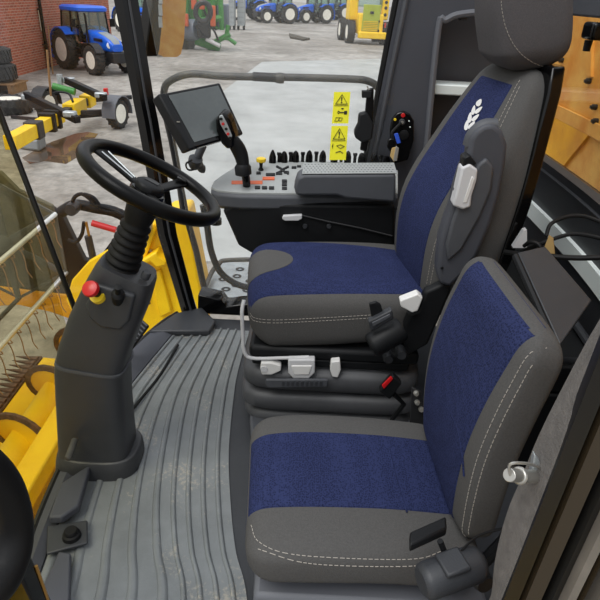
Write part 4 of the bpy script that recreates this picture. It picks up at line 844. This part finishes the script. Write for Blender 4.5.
arm(aZ(75, 113, -1.75), V((wr.x - .2, wr.y, -1.75)), .12, K['dgrey'], 'axle_arm'); arm(aZ(92, 100, -1.7), aZ(132, 97, -1.6), .12, K['dgrey'], 'draw_arm'); arm(aZ(78, 117, -1.9), V((wr.x - .3, wr.y, -1.85)), .08, K['dgrey'], 'axle_arm')
arm(aZ(12, 117, -1.9), aZ(45, 120, -1.75), .09, K['dgrey'], 'axle_arm')
wheel(t, (wr.x, wr.y, GZ + .40), .40, .26, (1, -.25, 0), K['wrim'], lugs=14, rr=.62)
mb = MB(); rr = []
for k in range(9):
    a = math.radians(-10 + k * 25); px_, pz_ = .47 * math.cos(a), .47 * math.sin(a); d_ = V((.24, .97, 0)) ; o_ = V((wr.x, wr.y, GZ + .42)); s_ = V((.97, -.24, 0))
    rr.append([o_ + d_ * px_ + V((0, 0, pz_)) + s_ * w for w in (-.2, .2)] + [o_ + d_ * px_ * .94 + V((0, 0, pz_ * .94)) + s_ * w for w in (.2, -.2)])
mb.loft(rr).build('mudguard', K['rim'], t)
wl = aZ(40, 122, GZ); wheel(t, (wl.x, wl.y + .6, GZ + .40), .40, .26, (1, -.25, 0), K['wrim'], lugs=14, rr=.62)
mb = MB(); rr = []
for k in range(9):
    a = math.radians(-10 + k * 25); px_, pz_ = .47 * math.cos(a), .47 * math.sin(a); o_ = V((wl.x, wl.y + .6, GZ + .42))
    rr.append([o_ + d_ * px_ + V((0, 0, pz_)) + s_ * w for w in (-.2, .2)] + [o_ + d_ * px_ * .94 + V((0, 0, pz_ * .94)) + s_ * w for w in (.2, -.2)])
mb.loft(rr).build('mudguard', K['dgrey'], t)
MB().box(aZ(106, 92, -1.45), (.12, .12, .22)).build('tail_lamp', K['red'], t, bev=.02)
MB().tube([aY(54, 93, ya + 1), aY(60, 92, ya + 1), aY(69, 94, ya + 1), aY(73, 102, ya + .8)], .03, 6, smooth=4).build('hose', K['black'], t)
MB().tube([aY(51, 96, ya + 1.6), aY(49, 75, ya + 1.6), aY(47, 50, ya + 1.6)], .03, 6).build('marker_rod', K['wood'], t)
MB().tube([aY(53, 86, ya + 2), aY(75, 92, ya + 2)], .09, 12).build('green_cylinder', K['green'], t)
MB().box(aY(60, 80, ya + 2.3), (.12, .12, .3)).build('fitting', K['galv'], t)
t = tag(MB().prism([aZ(13, 139, GZ + .015), aZ(30, 138, GZ + .015), aZ(47, 147, GZ + .015), aZ(40, 152, GZ + .015), aZ(20, 149, GZ + .015)], (0, 0, .28)).build('metal_ramp', K['tgrey'], bev=.06), 'grey metal plate piece on the wet ground below the yellow trailer', 'plate')
pm = mat('puddle_water', (92, 74, 58), .05, rgb2=(120, 100, 80), vs=1.2, spec=.8)
tag(MB().prism([aZ(u, v, GZ + .001) for u, v in ((22, 158), (40, 148), (52, 142), (75, 134), (88, 132), (98, 134), (92, 142), (78, 150), (76, 158), (66, 164), (45, 161), (30, 164))], (0, 0, .008)).build('puddle', pm), 'shallow brown rain puddle on the concrete beside the yellow trailer', 'puddle')
tag(MB().prism([aZ(u, v, GZ) for u, v in ((289, 35), (294, 36), (303, 38.5), (310, 40), (303, 41), (296, 39.5), (290, 38.5))], (0, 0, .16)).build('asphalt_lump', K['rock'], bev=.04), 'dark broken lump of asphalt lying on the pale yard', 'rubble')
# -------- green implement
t = thing('green_implement', 'green and orange farm implement with hoses drum and folded drawbar', 'farm implement', aZ(207, 48, GZ))
yi = aZ(207, 50, GZ).y
def gi(u, v, dy=0): return aY(u, v, yi + dy)
for pts, r in ((((196, 40), (220, 48)), .30), (((186, -10), (186, 25)), .2), (((220, -10), (222, 30)), .16), (((212, -10), (214, 20)), .12), (((195, 22), (222, 18)), .2), (((215, 42), (230, 34)), .16), (((228, 25), (226, 40)), .14), (((206, 56), (212, 46)), .12), (((228, 38), (236, 44)), .12)):
    MB().tube([gi(*p) for p in pts], r, 8).build('frame_bar', K['green'], t)
MB().box(gi(193, 12, .6), (1.3, .8, 1.6)).build('body_panel', K['green'], t, bev=.08)
MB().tube([gi(196 + 7 + 7.5 * math.cos(k * PI / 12) , 12 + 9.5 * math.sin(k * PI / 12), -1.9) for k in range(24)], .16, 8, closed=True).build('hose_ring', K['dgrey'], t)
MB().lathe([(0, -.5), (.55, -.5), (.62, -.3), (.62, .3), (.55, .5), (0, .5)], gi(190, 30, -.2), (1, -.3, .1), 20).build('drum', K['drum'], t)
wheel(t, gi(187, 42, .2), .75, .45, (1, -.3, 0), K['dgrey'], lugs=16, rr=.5)
for u, v, r in ((202, 3, .18), (213, 12, .2), (213, 20, .16), (186, 20, .16), (194, 3, .2)): MB().box(gi(u, v, -.9), (.3, .3, .7)).build('orange_cylinder', K['orange'], t, bev=.05)
MB().box(gi(178, 6, .4), (1.0, .6, 1.2)).build('yellow_hopper', K['yel'], t, bev=.1)
MB().box(gi(207, 10, .8), (1.6, .5, 2.2)).build('body_panel', K['green'], t, bev=.1)
MB().box(gi(222, 16, .8), (.9, .5, 1.4)).build('grey_tank', K['drum'], t, bev=.1)
MB().box(gi(204, 30, -.5), (.8, .6, .9)).build('pump_block', K['dgrey'], t, bev=.1)
MB().tube([gi(206, 39, -.6), gi(220, 46, -.6)], .12, 8).build('warning_bar', K['white'], t)
for a in (((190, -5), (205, 28)), ((200, -5), (216, 30)), ((210, 25), (218, 40)), ((196, 26), (208, 40))): MB().tube([gi(*a[0], -.4), gi(a[0][0] + 5, (a[0][1] + a[1][1]) / 2, -1), gi(*a[1], -.4)], .06, 6, smooth=5).build('hose', K['black'], t)
# silver crates
for (u0, u1, lb) in ((228.5, 236, 'silver grey crate standing next to the green implement'), (237, 246, 'silver grey crate standing nearest the distant tractors')):
    p0_, p1_ = aZ(u0, 24, GZ + .5), aZ(u1, 24, GZ + .5); w = (p1_ - p0_).length * .6; c = (p0_ + p1_) / 2
    t = thing('crate', lb, 'crate', (c.x, c.y, GZ), group='silver crates')
    MB().box((c.x, c.y, GZ + 2.0), (w, 1.2, 3.0)).build('panel_box', K['galv'], t, bev=.05)
    for k in range(7): MB().box((c.x, c.y - .61, GZ + .7 + k * .42), (w * .96, .03, .04)).build('rib', K['tgrey'], t)
    for dx in (-.4, .4): MB().lathe([(0, -.1), (.25, -.1), (.25, .1), (0, .1)], (c.x + dx * w, c.y - .3, GZ + .25), (1, 0, 0), 14).build('castor', K['dgrey'], t)
    MB().box((c.x, c.y, GZ + .45), (w, 1.6, .12)).build('base_frame', K['galv'], t)
# -------- yellow loader, seen from behind
lc, rc_ = aZ(354, 43, GZ), aZ(379, 46, GZ)
rzl = math.radians(8)
t = thing('wheel_loader', 'yellow wheel loader seen from behind with green vented engine door', 'loader', ((lc.x + rc_.x) / 2, (lc.y + rc_.y) / 2 + 1.0, GZ), rzl, local=True)
MB().box((0, -.2, 1.5), (2.0, 2.4, 1.5)).build('engine_cover', K['yel'], t, bev=.1); MB().box((.15, -1.5, .72), (2.3, .5, .5)).build('counterweight', K['yel'], t, bev=.08)
g = MB().prism([(-.75, -1.46, 1.0), (.65, -1.46, 1.0), (.70, -1.40, 2.9), (-.70, -1.40, 2.9)], (0, .1, 0)).build('engine_door', K['lime'], t, bev=.03)
for k in range(6): MB().box((-.05, -1.48, 1.1 + k * .12), (1.2, .03, .05)).build('vent_slat', K['yel'], g)
MB().box((-.02, -1.48, 2.35), (.3, .03, .18)).build('badge', K['dgrey'], g)
MB().box((.62, -1.5, 1.75), (.10, .06, .14)).build('door_latch', K['black'], g); MB().box((.62, -1.5, 1.05), (.12, .06, .22)).build('door_latch', K['black'], g)
MB().box((-1.25, .5, 2.6), (.7, 1.6, 1.8)).build('side_panel', K['yel'], t, bev=.1); MB().box((1.35, .3, 2.6), (.55, 1.2, 1.6)).build('side_panel', K['yel'], t, bev=.1)
for z in (2.2, 2.7, 3.1): MB().lathe([(0, .03), (.12, .03), (.13, 0)], (1.35, -.32, z), (0, -1, 0), 14).build('rear_lamp', K['dgrey'], t)
MB().box((1.15, -1.45, 1.5), (.12, .1, .35)).build('reflector', K['redpaint'], t, bev=.02)
MB().box((0, .6, 3.3), (2.0, 2.0, 1.2)).build('cab', K['glassc'], t); MB().box((0, .6, 4.0), (2.1, 2.1, .2)).build('cab_roof', K['yel'], t, bev=.06)
for s in (-1, 1):
    wheel(t, (s * 1.45, -.3, .85), .85, .62, (s, 0, 0), K['wrim'], lugs=18); wheel(t, (s * 1.5, 2.8, .85), .85, .62, (s, 0, 0), K['wrim'], lugs=18)
MB().box((0, 1.5, .9), (.9, 3.6, .5)).build('chassis', K['dgrey'], t, bev=.05)
# -------- machine-side: handrail, platform, mirror
t = thing('handrail', 'bent steel handrail tube outside the side window', 'handrail', aY(165, 290, 2.78))
MB().tube([aY(184, 215, 2.75), aY(176, 160, 2.75), aY(166, 115, 2.75), aY(164, 92, 2.75), aY(170, 81, 2.75), aY(190, 74, 2.75), aY(220, 76, 2.75), aY(260, 77, 2.75), aY(300, 77.5, 2.75), aY(350, 79, 2.75), aY(368, 81, 2.75), aY(378, 88, 2.75), aY(384, 105, 2.75), aY(392, 150, 2.75)], .0165, 12, smooth=6).build('rail_tube', K['tube'], t)
MB().tube([aY(253, 76.5, 2.75), aY(282, 78, 2.75)], .020, 12).build('joint_sleeve', K['dgrey'], t); MB().lathe([(0, -.02), (.022, -.018), (.024, 0), (.022, .018), (0, .02)], aY(280, 78, 2.74), (1, 0, 0), 12).build('joint_knuckle', K['tube'], t)
MB().tube([aY(186, 215, 2.72), aY(196, 250, 2.72), aY(205, 292, 2.72)], .0165, 12).tube([aY(168, 120, 2.75), aY(186, 215, 2.72)], .0165, 12).build('rail_post', K['dgrey'], t)
t = thing('side_rail', 'curved dark hose like rail bending towards the steel step platform', 'rail', aY(230, 290, 2.62))
MB().tube([aY(203, 205, 2.62), aY(207, 225, 2.62), aY(211, 250, 2.62), (aY(219, 270, 2.62)), aY(231, 281, 2.62), aY(246, 287, 2.62), aY(275, 292, 2.62)], .0165, 12, smooth=6).build('rail_tube', K['dgrey'], t)
MB().lathe([(0, -.01), (.028, -.01), (.028, .02), (0, .02)], aY(216, 222, 2.60), (0, 0, 1), 14).build('clamp', K['black'], t)
t = thing('step_platform', 'galvanised perforated step platform outside the side window', 'platform', aZ(225, 285, -.1))
MB().prism([aZ(203, 292, -.1), aZ(211, 272, -.1), aZ(221, 262, -.1), aZ(300, 262, -.1), aZ(300, 296, -.1), aZ(231, 297, -.1)], (0, 0, -.03)).build('platform_plate', K['galv'], t, bev=.004)
for u, v in ((223, 279), (237, 276), (236, 285), (250, 281), (247, 290), (226, 289), (252, 273), (240, 269)):
    p = aZ(u, v, -.098); MB().lathe([(.020, -.004), (.028, 0), (.020, .003), (.012, .0), (.012, -.006)], p, (0, 0, 1), 14).build('grip_hole', K['dgrey'], t)
MB().tube([aZ(205, 288, -.06), aZ(212, 272, -.06), aZ(219, 264, -.03), aZ(230, 260, -.02), aZ(300, 259, -.02)], .014, 10, smooth=5).build('edge_rail', K['tube'], t)
t = thing('wing_mirror', 'large black framed wing mirror reflecting the yard past the cab pillar', 'mirror', aY(165, 50, 3.3))
mc = aY(170, 25, 3.3); mn = V((.69, -.71, -.36)).normalized()
def gm_(pts, o=0): return [aP(u, v, mc + mn * o, mn) for u, v in pts]
MB().prism(gm_([(154, -10), (163, -10), (163, 20), (160, 50), (158, 57), (146, 57), (147, 45)], .02), -mn * .09).build('mirror_housing', K['gloss'], t, bev=.008)
G_ = gm_([(159, -12), (187, -12), (184, 40), (181, 54), (177, 57), (157, 57)], .005)
MB().prism(G_, -mn * .006).build('mirror_glass', K['mirror'], t)
MB().prism([p - mn * .007 for p in G_], -mn * .03).build('mirror_back', K['black'], t, bev=.004)
for k in range(3): MB().box(gm_([(160.5, -2 + 12 * k)], .03)[0], (.018, .012, .05)).build('mirror_hinge', K['galv'], t)
# yellow side body of the combine behind the cab (what the mirror looks back at)
t = thing('harvester', 'yellow side panel of the harvester behind the cab', 'machine body', (2.5, 2.6, GZ))
MB().box((4.6, 1.65, 1.3), (5.4, 2.9, 1.7)).build('side_panel', K['yel'], t, bev=.1)
MB().lathe([(0, -.3), (.4, -.3), (.9, -.35), (.95, 0), (.9, .35), (.4, .3), (0, .3)], (4.6, 2.9, GZ + .95), (0, 1, 0), 32).build('drive_wheel', K['tyre'], t)
# ================================================================== HEADER IN FRONT OF THE CAB
t = thing('combine_header', 'yellow cutting header with auger trough reel tines and rusty knife', 'header', (-2.3, 2.8, GZ)); HD = t
ye, ys_ = 4.85, -1.2
def lp_(x, z): return V((x, ys_, z)), V((x, ye, z))
A = aZ(15, 490, -1.3); B = aZ(60, 398, -1.3)
# pan, back sheet, top beam
prof = [(-2.63, -2.02), (-2.45, -2.03), (-2.2, -2.06), (-1.92, -2.06), (-1.74, -1.98), (-1.67, -1.80), (-1.66, -1.30), (-1.61, -1.30), (-1.61, -2.1), (-2.63, -2.1)]
MB().loft([[(x, ys_, z) for x, z in prof], [(x, ye, z) for x, z in prof]]).build('auger_trough', K['yel'], t)
MB().box((-1.59, (ys_ + ye) / 2, -1.24), (.16, ye - ys_, .14)).build('top_beam', K['yel'], t, bev=.015)
MB().box((-1.36, (ys_ + ye) / 2, -1.50), (.30, ye - ys_, .05)).build('rear_shelf', K['yel'], t, bev=.01)
MB().box((-1.20, (ys_ + ye) / 2, -1.72), (.12, ye - ys_, .16)).build('lower_beam', K['yel'], t, bev=.015)
for y in (1.9, 2.6, 3.3, 4.0): MB().box((-1.36, y, -1.44), (.10, .10, .10)).build('beam_lug', K['yel'], t, bev=.015)
MB().tube([V((-2.06, ys_, -1.74)), V((-2.06, ye, -1.74))], .15, 24).build('auger_tube', K['yel'], t)
au = MB(); N_ = 220; rr = []; rb = []
for k in range(N_ + 1):
    y = ys_ + .1 + (ye - ys_ - .2) * k / N_; a = 2 * PI * (y / .62); d = V((math.cos(a), 0, math.sin(a))); o_ = V((-2.06, y, -1.74))
    rr.append([o_ + d * .145, o_ + d * .31, o_ + d * .31 + V((0, .012, 0)), o_ + d * .145 + V((0, .012, 0))]); rb.append([o_ + d * .275 + V((0, -.008, 0)), o_ + d * .325 + V((0, -.008, 0)), o_ + d * .325 + V((0, .02, 0)), o_ + d * .275 + V((0, .02, 0))])
au.loft(rr).build('auger_flight', K['yel'], t, ang=50); MB().loft(rb).build('flight_edge', K['rust'], t, ang=50)
# knife
MB().box((-2.67, (ys_ + ye) / 2, -2.02), (.06, ye - ys_, .03)).build('knife_bar', K['rust'], t)
g0 = None
for k in range(70):
    y = ye - .06 - k * .0762
    if y < ys_ + .1: break
    if g0 is None: g0 = MB().loft([sup((-2.66, y, -2.0), (0, 1, 0), (0, 0, 1), .030, .022, 3, 8), sup((-2.74, y, -1.995), (0, 1, 0), (0, 0, 1), .022, .018, 3, 8), sup((-2.88, y, -1.98), (0, 1, 0), (0, 0, 1), .003, .003, 3, 8)]).build('knife_guard', K['rust'], t); gy = y
    else:
        c = g0.copy(); C.objects.link(c); c.parent = t; c.location = (0, y - gy, 0)
# far end panel and crop divider
MB().prism([aY(u, v, ye) for u, v in ((-30, 283), (0, 287), (30, 291), (75, 296), (78, 322), (50, 312), (18, 305), (-30, 308))], (0, .06, 0)).build('end_sheet', K['yeld'], t, bev=.01)
MB().prism([aY(u, v, ye + .05) for u, v in ((46, 205), (62, 216), (84, 260), (96, 262), (112, 240), (118, 300), (76, 300), (40, 296))], (0, .08, 0)).build('end_plate', K['black'], t, bev=.01)
MB().prism([aY(u, v, ye + .02) for u, v in ((-40, 160), (0, 172), (18, 190), (52, 206), (62, 250), (66, 296), (-40, 284))], (0, .05, 0)).build('divider_reflection_plate', K['olrefl'], t, bev=.01)  # divider plate enlarged in olive to stand in for a dark windscreen reflection
ba = [aY(u, v, 4.6) for u, v in ((60, 213), (75, 205), (95, 208), (120, 214), (150, 235))]
MB().tube(ba, .048, 10, smooth=4).build('reel_arm', K['black'], t)
MB().tube([aY(92, 223, 4.5), aY(116, 230, 4.5)], .028, 10).build('red_cylinder', K['redpaint'], t)
MB().tube([aY(86, 222, 4.5), aY(90, 240, 4.5)], .012, 8).build('brass_rod', K['brass'], t); MB().tube([aY(88, 236, 4.5), aY(94, 262, 4.5)], .032, 10).build('lift_cylinder', K['dgrey'], t)
for i, pts in enumerate((((72, 208), (74, 198), (82, 194), (92, 201), (98, 208)), ((84, 194), (94, 198), (104, 210), (118, 212)), ((84, 222), (82, 234), (76, 242), (68, 240)), ((90, 204), (105, 207), (125, 216)))):
    MB().tube([aY(u, v, 4.5) for u, v in pts], .016, 8, smooth=5).build('hydraulic_hose', K['black'], t)
MB().lathe([(0, -.06), (.05, -.06), (.055, 0), (.05, .06), (0, .06)], aY(73, 208, 4.5), (0, 1, 0), 14).build('reel_pivot', K['dgrey'], t)
MB().prism([aY(u, v, 4.4) for u, v in ((66, 300), (72, 280), (88, 262), (105, 252), (125, 244), (125, 330), (80, 330))], (0, .06, 0)).build('end_shield', K['yel'], t, bev=.01)
# reel
RX, RZ, RR = -2.70, -.69, .575
reel = bpy.data.objects.new('reel', None); C.objects.link(reel); reel.parent = t; ORI[reel.name] = ORI[t.name]
MB().tube([V((RX, ys_, RZ)), V((RX, ye - .15, RZ))], .09, 16).build('reel_shaft', K['olive'], reel)
t0 = None
for k in range(6):
    a = math.radians(-29 + 60 * k); bxp, bzp = RX + RR * math.cos(a), RZ + RR * math.sin(a)
    MB().tube([V((bxp, ys_, bzp)), V((bxp, ye - .1, bzp))], .021, 12).build('reel_bat', K['chrome'] if k in (0, 1) else K['olive'], reel)
    for y in (ye - .12, 3.35, 1.8):
        MB().loft([sup((RX + .08 * math.cos(a), y, RZ + .08 * math.sin(a)), (-math.sin(a), 0, math.cos(a)), (0, 1, 0), .035, .012, 4, 12), sup((bxp, y, bzp), (-math.sin(a), 0, math.cos(a)), (0, 1, 0), .028, .012, 4, 12)]).build('reel_spoke', K['olive'], reel)
        a2 = a + PI / 3; MB().loft([sup((bxp, y + .02, bzp), (math.cos(a), 0, math.sin(a)), (0, 1, 0), .016, .008, 4, 8), sup((RX + RR * math.cos(a2), y + .02, RZ + RR * math.sin(a2)), (math.cos(a), 0, math.sin(a)), (0, 1, 0), .016, .008, 4, 8)]).build('reel_brace', K['olive'], reel)
    if k in (0, 1):
        for i in range(30):
            y = ye - .22 - i * .15
            if y < 1.6: break
            if t0 is None:
                p = V((bxp, y, bzp)); t0 = MB().tube([p + V((.03, 0, 0)), p + V((.035, .012, -.03)), p + V((.0, .02, -.04)), p + V((-.02, .01, -.01)), p + V((.02, .0, -.05)), p + V((.035, -.005, -.13)), p + V((.04, -.012, -.20)), p + V((.075, -.02, -.26))], .0045, 5, smooth=3).build('reel_tine', K['tine'], reel); tp0 = p
            else:
                c = t0.copy(); C.objects.link(c); c.parent = reel; c.location = V((bxp, y, bzp)) - tp0
# yellow lift frame at the front of the machine, beside the A pillar
t = thing('feeder_frame', 'yellow feeder house frame with brackets low outside the windscreen corner', 'frame', (-1.0, 3.2, GZ))
yf = 3.05
MB().prism([aY(u, v, yf) for u, v in ((118, 330), (122, 290), (130, 262), (140, 240), (152, 224), (166, 214), (186, 212), (204, 300), (204, 340), (118, 345))], (0, .25, 0)).build('frame_plate', K['yel'], t, bev=.02)
MB().prism([aY(u, v, yf - .05) for u, v in ((122, 285), (144, 232), (151, 226), (155, 232), (134, 290), (128, 310), (121, 312))], (0, .06, 0)).build('frame_strut', K['yel'], t, bev=.01)
MB().prism([aY(u, v, yf - .09) for u, v in ((139, 262), (156, 252), (158, 257), (166, 262), (166, 266), (156, 268), (150, 262), (136, 271))], (0, .10, 0)).build('frame_lug', K['yel'], t, bev=.01)
MB().prism([aY(u, v, yf - .03) for u, v in ((150, 275), (160, 270), (172, 312), (160, 318))], (0, .04, 0)).build('frame_rib', K['yel'], t, bev=.01)
MB().tube([aY(150, 222, yf - .04), aY(149, 229, yf - .06), aY(143, 238, yf - .06)], .016, 8).build('pin_shackle', K['steel'], t)
MB().tube([aY(142, 289, yf - .02), aY(150, 304, yf - .02)], .006, 6).build('gap_seam', K['dgrey'], t)
MB().prism([aY(u, v, yf - .012) for u, v in ((149, 251), (151, 250), (152.5, 255), (150.5, 256))], (0, .012, 0)).build('white_label', K['white'], t)
# ================================================================== LIGHT
w = bpy.data.worlds.new('overcast'); bpy.context.scene.world = w; w.use_nodes = True; nt = w.node_tree; bg = nt.nodes['Background']
tc = nt.nodes.new('ShaderNodeTexCoord'); sx = nt.nodes.new('ShaderNodeSeparateXYZ'); nt.links.new(tc.outputs['Generated'], sx.inputs[0])
r = nt.nodes.new('ShaderNodeValToRGB'); r.color_ramp.elements[0].position = .0; r.color_ramp.elements[0].color = (.55, .55, .54, 1); r.color_ramp.elements[1].position = .6; r.color_ramp.elements[1].color = (.96, 1.0, 1.06, 1); nt.links.new(sx.outputs['Z'], r.inputs['Fac'])
nt.links.new(r.outputs['Color'], bg.inputs['Color']); bg.inputs['Strength'].default_value = .95
su = bpy.data.lights.new('sun', 'SUN'); su.energy = 1.7; su.angle = math.radians(30); su.color = (1, .985, .96); so = bpy.data.objects.new('sun', su); C.objects.link(so)
so.rotation_euler = V((.38, .42, -1)).to_track_quat('-Z', 'Y').to_euler()
vs = bpy.context.scene.view_settings; vs.view_transform = 'Standard'; vs.look = 'None'; vs.gamma = 1; vs.exposure = 0.22
